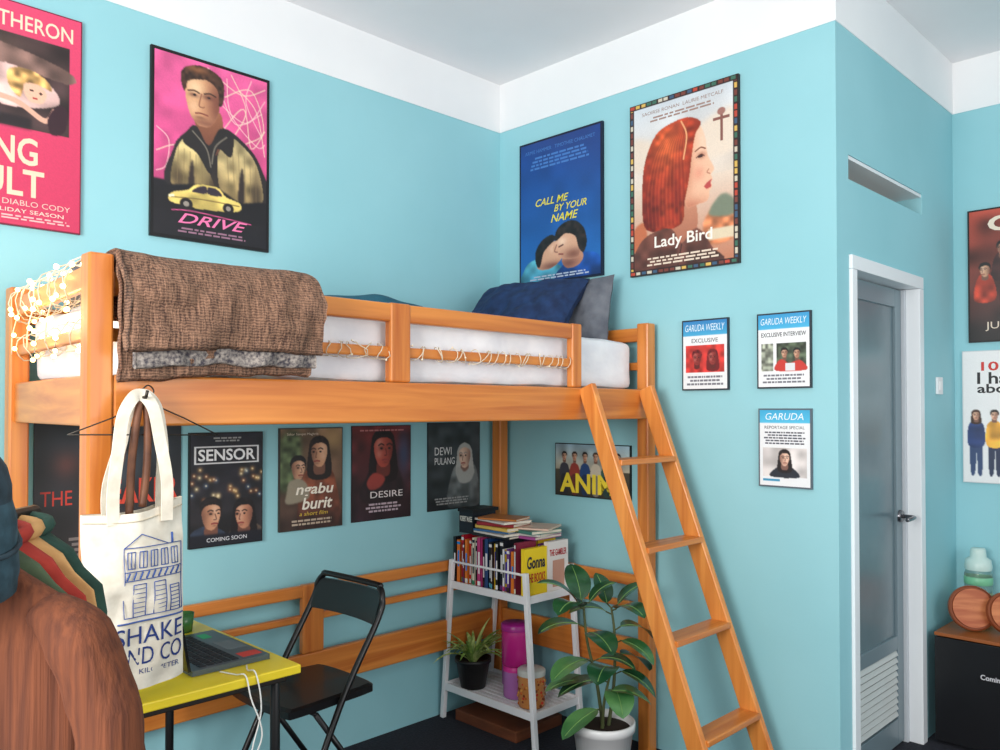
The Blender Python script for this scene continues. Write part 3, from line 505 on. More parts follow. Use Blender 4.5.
def drape(off,zo,zi,x0,x1,th,mat,seed,ztop=1.808,ruf=1.0):
    prof=[(YF-0.045-off,zo),(YF-0.052-off,zo+0.08),(YF-0.05-off,ztop-0.05),(YF-0.03-off*0.7,ztop+off*0.3),(YF,ztop+0.012+off*0.4),(YF+0.028+off*0.5,ztop+off*0.3),(YF+0.036+off*0.4,ztop-0.06),(YF+0.036+off*0.4,zi)]
    pts=catmull([(0,y,z) for y,z in prof],7,False); out=[];inn=[]
    for i,p in enumerate(pts):
        t=pts[min(i+1,len(pts)-1)]-pts[max(i-1,0)]; t.normalize(); nn=Vector((0,-t.z,t.y))
        out.append(p+nn*th/2); inn.append(p-nn*th/2)
    loop=[]
    cz=lambda a,c:[a.lerp(c,0.5)+Vector((0,0,-th*0.35))]
    loop=out+cz(out[-1],inn[-1])+inn[::-1]+cz(inn[0],out[0]); NN=len(loop)
    nx=80
    vs=[];fs=[]
    for j in range(nx):
        u=j/(nx-1); x=x0+(x1-x0)*u
        for i,q in enumerate(loop):
            k=0.018*N3(x*5+seed,q.z*6,q.y*3)+0.007*ruf*N3(x*22,q.z*9,seed)+0.005*ruf*N3(x*8+q.z*30,q.z*24,seed)
            hang=max(0,(ztop-q.z))/0.3
            outside = 1 if q.y<YF else 0.2
            vs.append(Vector((x+0.018*N3(q.z*11,seed,q.y*9+j*0.02)*(1 if j in(0,nx-1) else 0.4),q.y-abs(k)*outside*1.6,q.z+0.012*N3(x*4,seed,0.5)*(1-hang)+(0.028*N3(x*2.2+seed,0,0)+0.010*N3(x*14,seed,2)+0.035*u*hang)*hang*outside)))
    for j in range(nx-1):
        for i in range(NN):
            k=(i+1)%NN; fs.append((j*NN+i,j*NN+k,(j+1)*NN+k,(j+1)*NN+i))
    fs.append(tuple(range(NN))); fs.append(tuple((nx-1)*NN+i for i in range(NN))[::-1])
    b.add(vs,fs,mat,True)
drape(0.0,1.545,1.70,-2.28,-1.775,0.028,wov,3)
drape(0.030,1.568,1.72,-2.26,-1.77,0.016,tweed,8)
drape(0.052,1.615,1.74,-2.285,-1.762,0.030,wov,5)
b.build('woven_blanket')
# fairy lights
b=MB(); bulb=glow((255,206,120),14); string=flat((216,204,182),0.5); dull=flat((236,226,200),0.3)
def helix(a,c,r,turns,phase=0,bead=3,lit=True,jit=0.0,tr=0.0016,br=0.0034):
    a=Vector(a);c=Vector(c);t=(c-a).normalized();up=Vector((0,0,1));x=t.cross(up).normalized();y=x.cross(t); n=int(turns*10); pts=[]
    for i in range(n+1):
        f=i/n;an=2*math.pi*turns*f+phase; ra=r*(1+0.25*N3(f*9,phase,1))
        pts.append(a+(c-a)*f+x*math.cos(an)*ra+y*math.sin(an)*ra*1.15+t*jit*N3(f*30,1,phase))
    b.tube(pts,tr,string,n=5)
    for i in range(0,n,bead): b.ball(pts[i]+(pts[i]-(a+(c-a)*(i/n))).normalized()*0.003,br,bulb if lit else dull,n=6)
helix((-1.745,YF+0.004,1.652),(-1.46,YF+0.004,1.652),0.021,8,0,13,False,jit=0.06)
helix((-1.36,YF+0.004,1.652),(-0.58,YF+0.004,1.652),0.021,22,1,17,False,jit=0.08)
for k,(z,tr,r) in enumerate(((1.795,8,0.044),(1.795,5,0.050),(1.66,6,0.034))):
    helix((XA+0.005,YF+0.08,z),(XC-0.005,YB-0.06,z),r,tr,k,4,True,jit=0.08,tr=0.0018,br=0.0068)
for k in range(3):
    y=-0.80+k*0.27; b.tube(catmull([(XA-0.045+0.03*k,y,1.77),(XA-0.05+0.03*k,y+0.05,1.70),(XA-0.045+0.03*k,y+0.08,1.64)],5,False),0.0018,string,n=5)
    for j in range(2): b.ball((XA-0.052+0.03*k,y+0.03*j,1.745-0.05*j),0.0068,bulb,n=6)
b.build('fairy_lights')
# plush on bed
b=MB(); pg=noisy('plush_grey',(84,84,88),(120,118,118),(60,60,60),rough=1,bump=0.6,bdist=0.004)
for c,r in (((-2.12,-0.30,1.86),0.055),((-2.11,-0.24,1.895),0.045),((-2.08,-0.42,1.84),0.045),((-2.08,-0.46,1.86),0.03),((-2.12,-0.17,1.85),0.05)): b.ball(c,r,pg,n=10,sc=(1.1,1.2,0.85))
for c in ((-2.11,-0.27,1.93),(-2.11,-0.21,1.93)): b.ball(c,0.017,pg,n=6)
b.ball((-2.10,-0.30,1.80),0.06,pg,n=10,sc=(1.2,2.6,0.6))
b.build('plush_toy')
pillow('pillow',(-2.02,-0.55,1.80),0.55,0.30,0.10,lean(10),sheet,7)
# ------------------------------------------------------------ desk
b=MB(); yel=noisy('yellow_laminate',(236,208,40),(244,218,54),(4,4,4),rough=0.35,bump=0)
DX=-0.045
b.box((-2.262,-0.965,0.725),(-1.715+DX,-0.13,0.75),yel)
b.box((-2.23,-0.93,0.70),(-1.74+DX,-0.16,0.7245),flat((40,34,30)))
for x in (-2.21,-1.76+DX):
    for y in (-0.90,-0.19): b.tube([(x,y,0.71),(x,y,0)],0.014,black,n=10)
    b.tube([(x,-0.90,0.12),(x,-0.19,0.12)],0.010,black)
b.build('yellow_desk',bevel=0.004)
# laptop
b=MB(); lk=flat((84,96,104),0.3,0.3); scr=flat((14,16,18),0.2)
b.box((-2.03,-0.86,0.7515),(-1.80,-0.50,0.766),lk)
for i in range(5):
    for j in range(12): b.box((-2.00+i*0.024,-0.84+j*0.0265,0.766),(-1.981+i*0.024,-0.818+j*0.0265,0.7675),flat((34,38,44)))
b.box((-1.87,-0.74,0.766),(-1.81,-0.64,0.7668),flat((110,122,128)))
M=Matrix.Translation((-2.035,-0.68,0.766))@Matrix.Rotation(R(-10),4,'Y')
b.box((-0.006,-0.18,0),(0.002,0.18,0.235),scr,M)
sc1=glow((60,150,170),1.6); sc2=glow((220,120,60),1.6)
b.box((0.0021,-0.17,0.012),(0.0026,0.17,0.22),sc1,M); b.box((0.0027,-0.12,0.05),(0.003,0.05,0.15),sc2,M)
b.box((-1.87,-0.835,0.766),(-1.81,-0.79,0.7668),flat((210,70,60))); b.box((-1.87,-0.58,0.766),(-1.84,-0.53,0.7668),flat((60,180,120)))
b.build('laptop',bevel=0.001)
b=MB(); wc=flat((232,232,228),0.4)
b.tube(catmull([(-1.96,-0.875,0.754),(-1.94,-0.93,0.754),(-1.93,-0.965,0.756),(-1.925,-0.985,0.70),(-1.90,-1.0,0.60),(-1.94,-1.0,0.50),(-1.88,-1.0,0.42),(-1.91,-0.99,0.30),(-1.88,-0.98,0.05)],6,False),0.0022,wc,n=6)
b.tube(catmull([(-1.88,-0.875,0.754),(-1.90,-0.92,0.754),(-1.90,-0.965,0.755),(-1.895,-0.985,0.66),(-1.93,-1.0,0.55),(-1.88,-1.0,0.48),(-1.90,-0.98,0.3)],6,False),0.0022,wc,n=6)
b.build('charging_cable')
b=MB(); b.lathe((-1.85,-0.40,0.7505),[(0.001,0),(0.026,0),(0.032,0.06),(0.030,0.06),(0.024,0.004),(0.001,0.004)],flat((60,110,60),0.2)); b.build('drinking_glass')
# ------------------------------------------------------------ folding chair
b=MB(); bk=flat((18,18,20),0.35,0.0,0.2)
YN,YX=0.205,-0.205
fr=[(-0.24,YX-0.02,0.012),(-0.02,YX,0.45),(0.145,YX,0.72),(0.168,YX+0.005,0.79),(0.178,YX+0.03,0.822),(0.18,YX+0.06,0.83)]
fr2=[(x,-y,z) for x,y,z in fr[::-1]]
b.tube(catmull(fr+fr2,6,False),0.0115,bk,n=10)
rl=[(-0.10,YX+0.025,0.44),(0.20,YX+0.02,0.012)]
for s in (1,-1): b.tube([(x,y*s,z) for x,y,z in rl],0.0105,bk,n=10)
b.tube([(0.15,YX+0.02,0.08),(0.15,YN-0.02,0.08)],0.008,bk); b.tube([(-0.19,YX-0.01,0.11),(-0.19,YN+0.01,0.11)],0.008,bk)
b.tube([(-0.10,YX+0.025,0.44),(-0.10,YN-0.025,0.44)],0.008,bk)
pts=catmull([(-0.215,-0.17,0),(-0.23,0,0),(-0.215,0.17,0),(-0.18,0.195,0),(0.0,0.185,0),(0.12,0.175,0),(0.16,0.15,0),(0.17,0,0),(0.16,-0.15,0),(0.12,-0.175,0),(0.0,-0.185,0),(-0.18,-0.195,0)],4)
n=len(pts); vs=[Vector((p.x,p.y,0.454)) for p in pts]+[Vector((p.x,p.y,0.478)) for p in pts]+[Vector((p.x*0.93,p.y*0.93,0.484)) for p in pts]
b.add(vs,[(i,(i+1)%n,n+(i+1)%n,n+i) for i in range(n)]+[(n+i,n+(i+1)%n,2*n+(i+1)%n,2*n+i) for i in range(n)]+[tuple(range(n))[::-1],tuple(2*n+i for i in range(n))],bk)
for sx in (-0.006,0.006):
    b.grid(lambda u,v:Vector((0.135+sx+0.04*(v)+0.022*(1-(2*u-1)**2),YX+0.008+u*(YN-YX-0.016),0.70+v*0.11)),14,5,bk)
for v in (0,1):
    b.grid(lambda u,w:Vector((0.135-0.006+0.012*w+0.04*v+0.022*(1-(2*u-1)**2),YX+0.008+u*(YN-YX-0.016),0.70+v*0.11)),14,2,bk)
o=b.build('folding_chair',loc=(-1.39,-0.42,0),rotz=R(2))
# ------------------------------------------------------------ shelf rack
b=MB(); wm=flat((236,237,240),0.35)
def sp(x,s,z):
    yt=-0.10 if s==0 else -0.575; yb=-0.035 if s==0 else -0.635
    return Vector((x,yb+(yt-yb)*z/0.76,z))
SX0,SX1=-0.42,-0.115
for x in (SX0,SX1):
    for s in (0,1): b.beam(sp(x,s,0),sp(x,s,0.76),0.022,0.022,wm)
    b.tube([sp(x,0,0.75),sp(x,1,0.75)],0.006,wm)
for z in (0.645,0.155):
    y0=sp(0,1,z).y; y1=sp(0,0,z).y
    b.box((SX0-0.008,y0,z-0.02),(SX0+0.004,y1,z+0.014),wm); b.box((SX1-0.004,y0,z-0.02),(SX1+0.008,y1,z+0.014),wm)
    b.box((SX0,y0-0.004,z-0.02),(SX1,y0+0.006,z+0.014),wm); b.box((SX0,y1-0.006,z-0.02),(SX1,y1+0.004,z+0.014),wm)
    nx=9
    for i in range(nx):
        x=SX0+0.02+i*(SX1-SX0-0.04)/(nx-1); b.box((x-0.013,y0,z-0.003),(x+0.013,y1,z+0.003),wm)
    for i in range(5):
        y=y0+(y1-y0)*(i+0.5)/5; b.box((SX0,y-0.01,z-0.008),(SX1,y+0.01,z-0.003),wm)
b.build('shelf_rack',bevel=0.002)
# books
b=MB(); rr=random.Random(33); page=flat((226,218,200),0.8)
BC=[(30,34,44),(226,222,214),(206,44,40),(40,100,170),(240,200,40),(24,24,28),(130,40,64),(60,140,100),(230,228,226),(224,120,40),(110,60,130),(36,70,120),(232,224,200),(190,30,50),(20,90,100),(240,240,240),(190,60,120),(24,26,32),(90,170,190),(60,40,36)]
def book(lo,hi,c,spine='x-',M=None):
    x0,y0,z0=lo;x1,y1,z1=hi; cm=flat(c,0.4); t=0.002
    if spine=='x-':
        b.box((x0,y0,z0),(x0+t,y1,z1),cm,M); b.box((x0,y0,z0),(x1,y0+t,z1),cm,M); b.box((x0,y1-t,z0),(x1,y1,z1),cm,M); b.box((x0+t,y0+t,z0+0.003),(x1-0.004,y1-t,z1-0.004),page,M)
        lc=flat(tuple(min(255,255-v) if sum(c)>380 else 228 for v in c)); h=z1-z0; a_=rr.uniform(.2,.4); e_=rr.uniform(.6,.85)
        b.box((x0-0.0006,(y0+y1)/2-(y1-y0)*.22,z0+h*a_),(x0,(y0+y1)/2+(y1-y0)*.22,z0+h*e_),lc,M)
        if rr.random()<.6: b.box((x0-0.0006,y0+t,z0+h*.9),(x0,y1-t,z0+h*.96),lc,M)
        b.box((x0-0.0006,y0+t,z0+0.01),(x0,y1-t,z0+0.03),flat(rr.choice(BC)),M)
    else:
        b.box((x0,y0,z0),(x1,y1,z0+t),cm,M); b.box((x0,y0,z1-t),(x1,y1,z1),cm,M); b.box((x0,y0,z0),(x0+t,y1,z1),cm,M); b.box((x0+t,y0+0.003,z0+t),(x1-0.003,y1-0.003,z1-t),page,M)
y=-0.092
zb=0.6485
while y>-0.497:
    t=rr.uniform(0.010,0.026); h=rr.uniform(0.19,0.232); d=rr.uniform(0.12,0.15)
    book((SX0+0.010+rr.uniform(0,.016),y-t,zb),(SX0+0.012+d,y,zb+h),rr.choice(BC)); y-=t+0.0008
y=-0.10
while y>-0.50:
    t=rr.uniform(0.013,0.03); h=rr.uniform(0.20,0.235); book((-0.25,y-t,zb),(-0.125,y,zb+h),rr.choice(BC)); y-=t+0.0008
ye=-0.535
b.box((-0.405,ye-0.024,zb),(-0.262,ye-0.001,zb+0.21),flat((240,208,36))); b.box((-0.402,ye-0.022,zb+0.002),(-0.258,ye-0.003,zb+0.207),page)
b.box((-0.256,ye-0.026,zb),(-0.118,ye-0.001,zb+0.225),flat((232,226,222)))
FM=lambda x,z:Matrix(((1,0,0,x),(0,0,-1,ye-0.0255),(0,1,0,z),(0,0,0,1)))
b.text('Gonna',flat((40,40,60)),FM(-0.405,zb),0.012,0.12,0.13,0.175,0.1,0.03); b.text('THE BOOKS',flat((200,50,40)),FM(-0.405,zb),0.012,0.06,0.13,0.10,0,0.02)
FM2=Matrix(((1,0,0,-0.256),(0,0,-1,ye-0.0275),(0,1,0,zb),(0,0,0,1)))
b.text('THE GAMBLER',flat((190,40,50)),FM2,0.01,0.16,0.125,0.19,0,0.02)
b.add([FM2@Vector(q) for q in ((0.03,0.02,0),(0.11,0.02,0),(0.11,0.14,0),(0.03,0.14,0))],[(0,1,2,3)],flat((200,150,130)))
def pile(cx,cy,z,lst,dz=(0.009,0.017)):
    for w_,d_,c,ang in lst:
        t=rr.uniform(*dz); M=Matrix.Translation((cx+rr.uniform(-.012,.012),cy+rr.uniform(-.012,.012),z))@Matrix.Rotation(R(ang),4,'Z'); book((-w_/2,-d_/2,0),(w_/2,d_/2,t),c,'flat',M); z+=t+0.0006
    return z
pile(-0.315,-0.335,zb+0.2365,[(0.17,0.23,(40,40,44),3),(0.16,0.22,(226,222,216),-6),(0.15,0.20,(60,110,160),8),(0.16,0.22,(226,190,90),-3),(0.15,0.2,(150,40,50),12),(0.16,0.23,(230,226,220),-9),(0.14,0.2,(196,120,60),16)])
pile(-0.225,-0.43,zb+0.2365,[(0.19,0.22,(170,80,150),2),(0.19,0.23,(220,216,212),10),(0.18,0.22,(70,130,120),-8),(0.18,0.23,(232,200,180),22)])
b.box((-0.38,-0.20,zb+0.236),(-0.23,-0.105,zb+0.336),flat((28,34,44)))
b.box((-0.39,-0.21,zb+0.3365),(-0.22,-0.105,zb+0.352),flat((22,24,28)))
b.text('ROBERT McKEE',flat((230,230,220)),Matrix(((0,0,-1,-0.3806),(-1,0,0,-0.105),(0,1,0,zb+0.236),(0,0,0,1))),0.006,0.055,0.089,0.08,0,0.02)
b.build('book_collection')
# jars on lower shelf
zs=0.159
def jar(name,c,r,h,body,lid,fill=None):
    b=MB(); b.lathe(c,[(0.001,0),(r*0.9,0),(r,0.008),(r,h*0.8),(r*0.96,h*0.86)],body); b.lathe(c,[(r*1.04,h*0.84),(r*1.04,h*0.97),(r*0.95,h),(0.001,h)],lid)
    b.lathe(c,[(r*1.0,h*0.84),(r*1.04,h*0.84)],lid)
    if fill:
        rr=random.Random(4)
        for i in range(110):
            a=rr.random()*6.28; q=r*rr.uniform(0.9,1.0); b.ball((c[0]+q*math.cos(a),c[1]+q*math.sin(a),c[2]+rr.uniform(0.012,h*0.75)),0.007,flat(rr.choice(fill),0.6),n=4)
    return b.build(name)
mag=flat((190,36,130),0.25,0,0.5); mag2=flat((176,110,180),0.25,0,0.4); lid=flat((214,50,150),0.3)
jar('storage_jar',(-0.30,-0.40,zs),0.056,0.145,mag2,lid); jar('storage_jar',(-0.30,-0.40,zs+0.146),0.064,0.19,mag,flat((160,30,130),0.3))
jar('storage_jar',(-0.19,-0.28,zs),0.055,0.16,mag2,lid)
jar('snack_jar',(-0.335,-0.532,zs),0.060,0.165,flat((196,130,70),0.3),flat((200,205,200),0.3),[(190,96,40),(214,150,70),(130,60,34),(200,60,40)])
# spider plant
def leaf(b,base,az,el,ln,w,droop,m,nl=9,fold=0.25,tip=0.5,rib=None):
    base=Vector(base); d=Vector((math.cos(az),math.sin(az),0)); side=Vector((-math.sin(az),math.cos(az),0)); pts=[];p=base.copy();e=el
    for i in range(nl):
        pts.append((p.copy(),e)); p+= (d*math.cos(e)+Vector((0,0,1))*math.sin(e))*ln/(nl-1); e-=droop/(nl-1)
    vs=[]
    for i,(q,e) in enumerate(pts):
        t=i/(nl-1); ww=w/2*(math.sin(math.pi*min(1,t**tip*1.0))**0.62 if 0<t<1 else 0.03)
        nn=-d*math.sin(e)+Vector((0,0,1))*math.cos(e)
        vs+=[q-side*ww+nn*ww*fold,q-side*ww*0.5+nn*ww*fold*0.35,q,q+side*ww*0.5+nn*ww*fold*0.35,q+side*ww+nn*ww*fold]
    b.add(vs,[(i*5+k,i*5+k+1,(i+1)*5+k+1,(i+1)*5+k) for i in range(nl-1) for k in range(4)],m,True)
    if rib: 
        b.tube([q+(-d*math.sin(e)+Vector((0,0,1))*math.cos(e))*0.0012 for q,e in pts[:-1]],0.0016,rib,n=5)
b=MB(); pc=(-0.345,-0.165,zs)
b.lathe(pc,[(0.001,0),(0.058,0),(0.08,0.12),(0.086,0.12),(0.086,0.138),(0.078,0.138),(0.074,0.115),(0.001,0.11)],flat((24,24,26),0.4))
g1=noisy('spider_leaf',(120,160,70),(206,220,140),(60,60,8),rough=0.5,bump=0)
g2=noisy('spider_leaf_dark',(80,130,56),(160,190,96),(60,60,8),rough=0.5,bump=0)
rr=random.Random(12)
for i in range(44):
    az=rr.uniform(0,6.28); leaf(b,(pc[0]+0.012*math.cos(az),pc[1]+0.012*math.sin(az),pc[2]+0.11),az,rr.uniform(0.8,1.45),rr.uniform(0.17,0.28)*(0.75 if math.sin(az)>0.3 else 1),0.024,rr.uniform(0.7,1.9),rr.choice([g1,g1,g2]),nl=8,fold=0.4,tip=0.6)
b.build('potted_spider_plant')
# rubber plant
b=MB(); RC=(-0.405,-0.985,0)
b.lathe(RC,[(0.001,0),(0.085,0),(0.092,0.01),(0.118,0.20),(0.126,0.203),(0.127,0.235),(0.12,0.238),(0.113,0.225),(0.108,0.20),(0.001,0.20)],flat((238,238,238),0.25,0,0.3),n=40)
b.lathe(RC,[(0.001,0.212),(0.06,0.214),(0.11,0.208)],flat((50,38,30),0.95))
stm=flat((84,92,56),0.6); rib=flat((120,160,90),0.5)
L1=noisy('rubber_leaf',(22,64,38),(42,92,54),(10,10,10),rough=0.28,bump=0.1,coat=0.3,bscale=(30,30,30),bdist=0.003)
L2=noisy('rubber_leaf_light',(56,110,60),(96,148,86),(10,10,10),rough=0.3,bump=0.1,coat=0.3,bscale=(30,30,30),bdist=0.003)
stems=[[(0,0,0.2),(-0.02,0.015,0.38),(-0.05,0.04,0.55),(-0.06,0.05,0.69)],[(0.02,-0.01,0.2),(0.045,-0.02,0.38),(0.05,-0.02,0.56),(0.055,0.0,0.67)],[(-0.02,-0.01,0.2),(-0.03,-0.03,0.33),(-0.01,-0.05,0.45)]]
SS=[]
for s in stems:
    q=[Vector(RC)+Vector(p) for p in catmull(s,6,False)]; SS.append(q); b.tube(q,[0.008-0.004*i/len(q) for i in range(len(q))],stm,n=8)
def rl_(si,f,az_deg,el,ln,w,dr,m): 
    q=SS[si]; p=q[int(f*(len(q)-1))]; az=R(az_deg); d=Vector((math.cos(az),math.sin(az),0.5)).normalized(); e=p+d*0.03; b.tube([p,e],0.003,stm,n=6); leaf(b,e,az,el,ln*0.95,w*1.35,dr,m,nl=12,fold=0.15,tip=0.9,rib=rib)
spec=[(0,1.0,140,1.0,0.20,0.085,1.2,L1),(0,1.0,60,1.2,0.19,0.08,0.9,L1),(0,0.95,190,0.7,0.20,0.09,1.5,L1),(0,0.8,150,0.3,0.19,0.09,1.0,L1),(0,0.75,250,0.2,0.19,0.085,1.0,L1),
 (0,0.55,170,0.1,0.2,0.09,0.9,L2),(0,0.5,300,0.3,0.17,0.08,1.2,L1),(0,0.35,140,0.15,0.2,0.09,0.8,L2),(1,1.0,-40,1.0,0.16,0.085,0.9,L1),(1,1.0,80,1.3,0.14,0.07,0.6,L1),(1,0.95,-100,0.6,0.18,0.085,1.4,L1),
 (1,0.75,-30,0.2,0.17,0.09,1.3,L1),(1,0.65,-70,-0.1,0.17,0.09,1.0,L2),(1,0.5,-20,-0.1,0.18,0.09,1.0,L1),(1,0.4,-60,-0.2,0.18,0.09,0.9,L1),(1,0.3,-130,0.1,0.17,0.085,1.2,L2),
 (2,1.0,200,0.5,0.18,0.09,1.4,L1),(2,0.8,140,0.0,0.2,0.09,0.8,L1),(2,0.6,-45,0.1,0.18,0.09,1.0,L2),(2,0.4,165,-0.2,0.2,0.085,0.6,L2),(0,1.0,-30,1.0,0.15,0.07,1.0,L1),(1,0.9,140,0.5,0.17,0.08,1.2,L1)]
for s in spec: rl_(*s)
b.build('potted_rubber_plant')
b=MB(); b.box((-0.40,-0.50,0.0),(-0.09,-0.10,0.05),noisy('brown_box',(96,50,28),(120,66,38),(6,6,30),rough=0.6)); b.build('wooden_box',bevel=0.004)
# ------------------------------------------------------------ tote bag
b=MB(); cv=noisy('canvas',(220,210,192),(236,228,212),(30,30,30),rough=0.95,bump=0.45,bscale=(14,14,14),bdist=0.012)
tw,th=0.232,0.42; z0=0.825
def bag(sg):
    def fn(u,v):
        x=(u-0.5)*tw*(1.0-0.03*v)-0.012*v*(1-u); e=(1-abs(2*u-1)**4)*(math.sin(math.pi*(0.12+0.86*(1-v)*0.9))**0.7)
        y=sg*(0.006+0.030*e)+0.008*N3(u*5,v*6,sg+4)+0.015*u+0.010*math.sin(u*9)*max(0,v-0.55)*2+0.004*N3(u*3+v*9,v*3,7)
        return Vector((x,y,z0+v*th+0.012*(2*u-1)*v-0.010*(1-(2*u-1)**2)*(1-v)-0.015*math.sin(math.pi*u)*v))
    return fn
for sg in (-1,1): b.grid(bag(sg),28,36,cv)
b.grid(lambda u,w:bag(-1)(u,0).lerp(bag(1)(u,0),w),28,3,cv)
for u0 in (0,1): b.grid(lambda u,w:bag(-1)(u0,w).lerp(bag(1)(u0,w),u),3,36,cv)
b.tube([bag(-1)(i/30,0.955)+Vector((0,-0.001,0)) for i in range(31)],0.0015,flat((200,188,166),0.9),n=5)
def strap(y,off):
    left=[(-0.060,y,z0+th-0.04),(-0.060,y,z0+th+0.05),(-0.048+off,y*0.8,z0+th+0.15),(-0.034+off,y*0.5,z0+th+0.22)]
    pts=catmull(left+[(-0.012+off,y*0.4,1.502),(0.012+off,y*0.4,1.502),(0.034+off,y*0.5,z0+th+0.22),(0.050+off,y*0.8,z0+th+0.14),(0.062,y,z0+th+0.05),(0.064,y,z0+th-0.04)],6,False)
    n=len(pts); vs=[]
    for i,p in enumerate(pts):
        t=(pts[min(i+1,n-1)]-pts[max(i-1,0)]).normalized(); sd=Vector((t.z,0,-t.x)); w=0.014
        for a_,y_ in((-w,-.002),(w,-.002),(w,.002),(-w,.002)): vs.append(p+sd*a_+Vector((0,y_+0.003*math.sin(i*.5),0)))
    b.add(vs,[(i*4+k,i*4+(k+1)%4,(i+1)*4+(k+1)%4,(i+1)*4+k) for i in range(n-1) for k in range(4)],cv,False)
strap(-0.016,0.0); strap(0.016,0.014)
ink=flat((60,90,160),0.7); ink2=flat((34,56,120),0.7)
def surf(x,z):
    u=x/tw/(1.0-0.03*((z-z0)/th))+0.5; q=bag(-1)(min(max(u,0),1),(z-z0)/th); return Vector((x,q.y-0.0018,z))
def ink_at(p0,p1,w=0.0022,m=ink):
    a=Vector(p0);c=Vector(p1); a.x=min(a.x,tw*.485);c.x=min(c.x,tw*.485); n=max(2,int((c-a).length/0.01)); b.tube([surf(*a.lerp(c,i/n).to_tuple()[:2]) for i in range(n+1)],w/2,m,n=4)
def inkrect(x0,za,x1,zc):
    ink_at((x0,za,0),(x1,za,0)); ink_at((x0,zc,0),(x1,zc,0)); ink_at((x0,za,0),(x0,zc,0)); ink_at((x1,za,0),(x1,zc,0))
zc=z0+0.165; OX=0.03
def IR(x0,a_,x1,c_): inkrect(x0+OX,a_,x1+OX,c_)
def IA(p,q,w=0.0022): ink_at((p[0]+OX,p[1],0),(q[0]+OX,q[1],0),w)
IR(-0.07,zc,0.075,zc+0.16); IR(-0.07,zc+0.085,0.075,zc+0.105); IR(-0.05,zc,-0.02,zc+0.075); IR(0.0,zc,0.03,zc+0.075); IR(0.042,zc,0.068,zc+0.06)
for i in range(5): IR(-0.062+i*0.027,zc+0.112,-0.045+i*0.027,zc+0.15); IA((-0.0535+i*0.027,zc+0.112),(-0.0535+i*0.027,zc+0.15))
for i in range(9): IA((-0.066+i*0.0155,zc+0.087),(-0.058+i*0.0155,zc+0.103),0.004)
for i in range(6): IA((-0.048,zc+0.01+i*0.011),(-0.022,zc+0.01+i*0.011),0.0016); IA((0.002,zc+0.01+i*0.011),(0.028,zc+0.014+i*0.01),0.0016); IA((0.044,zc+0.008+i*0.009),(0.066,zc+0.008+i*0.009),0.002)
IA((-0.03,zc+0.19),(0.04,zc+0.16)); IA((-0.07,zc+0.16),(-0.03,zc+0.19)); IA((-0.085,zc-0.012),(0.08,zc-0.012),0.004); IA((0.05,zc+0.16),(0.05,zc+0.185),0.006)
MT=Matrix(((1,0,0,0),(0,0,-1,0),(0,1,0,0),(0,0,0,1)))
def btext(s,zlo,zhi,xa,xb):
    k=len(b.v); b.text(s,ink2,MT,xa,zlo,xb,zhi,0,0.0)
    for i in range(k,len(b.v)):
        x,y,z=b.v[i]; u=x/tw/(1.0-0.03*((z-z0)/th))+0.5; q=bag(-1)(min(max(u,0),1),(z-z0)/th); b.v[i]=(x,q.y-0.0025,z)
btext('SHAKE',z0+0.10,z0+0.142,-0.06,0.108); btext('AND CO',z0+0.050,z0+0.092,-0.06,0.108); btext('KILOMETER',z0+0.028,z0+0.040,0.0,0.10)
b.build('tote_bag',loc=(-2.245,-1.035,0),rotz=R(0))
# wire hanger with hook on the rail, leather strap
b=MB()
yy=YF-0.042
b.tube([(-2.235,YF-0.028,1.500),(-2.235,YF-0.10,1.500),(-2.235,YF-0.108,1.515)],0.004,wire_m,n=8)
b.tube(catmull([(-2.21,yy,1.49),(-2.195,yy-0.004,1.515),(-2.21,yy-0.006,1.53),(-2.225,yy,1.515)],5,False),0.0018,wire_m,n=6)
b.tube([(-2.21,yy-0.002,1.49),(-2.30,yy-0.03,1.452),(-2.40,yy-0.04,1.415)],0.0018,wire_m,n=6); b.tube([(-2.21,yy-0.002,1.49),(-2.12,yy-0.004,1.45),(-2.03,yy-0.006,1.405)],0.0018,wire_m,n=6)
b.tube([(-2.40,yy-0.04,1.415),(-2.2,yy-0.02,1.41),(-2.03,yy-0.006,1.405)],0.0018,wire_m,n=6); b.build('wire_hanger')
b=MB(); lt=noisy('brown_leather',(86,50,32),(120,74,48),(20,20,20),rough=0.6)
b.tube(catmull([(-2.262,-1.03,1.22),(-2.257,-1.03,1.35),(-2.245,-1.032,1.46),(-2.235,-1.03,1.503),(-2.222,-1.03,1.46),(-2.222,-1.03,1.34),(-2.232,-1.03,1.24)],6,False),0.009,lt,n=8); b.build('leather_belt')
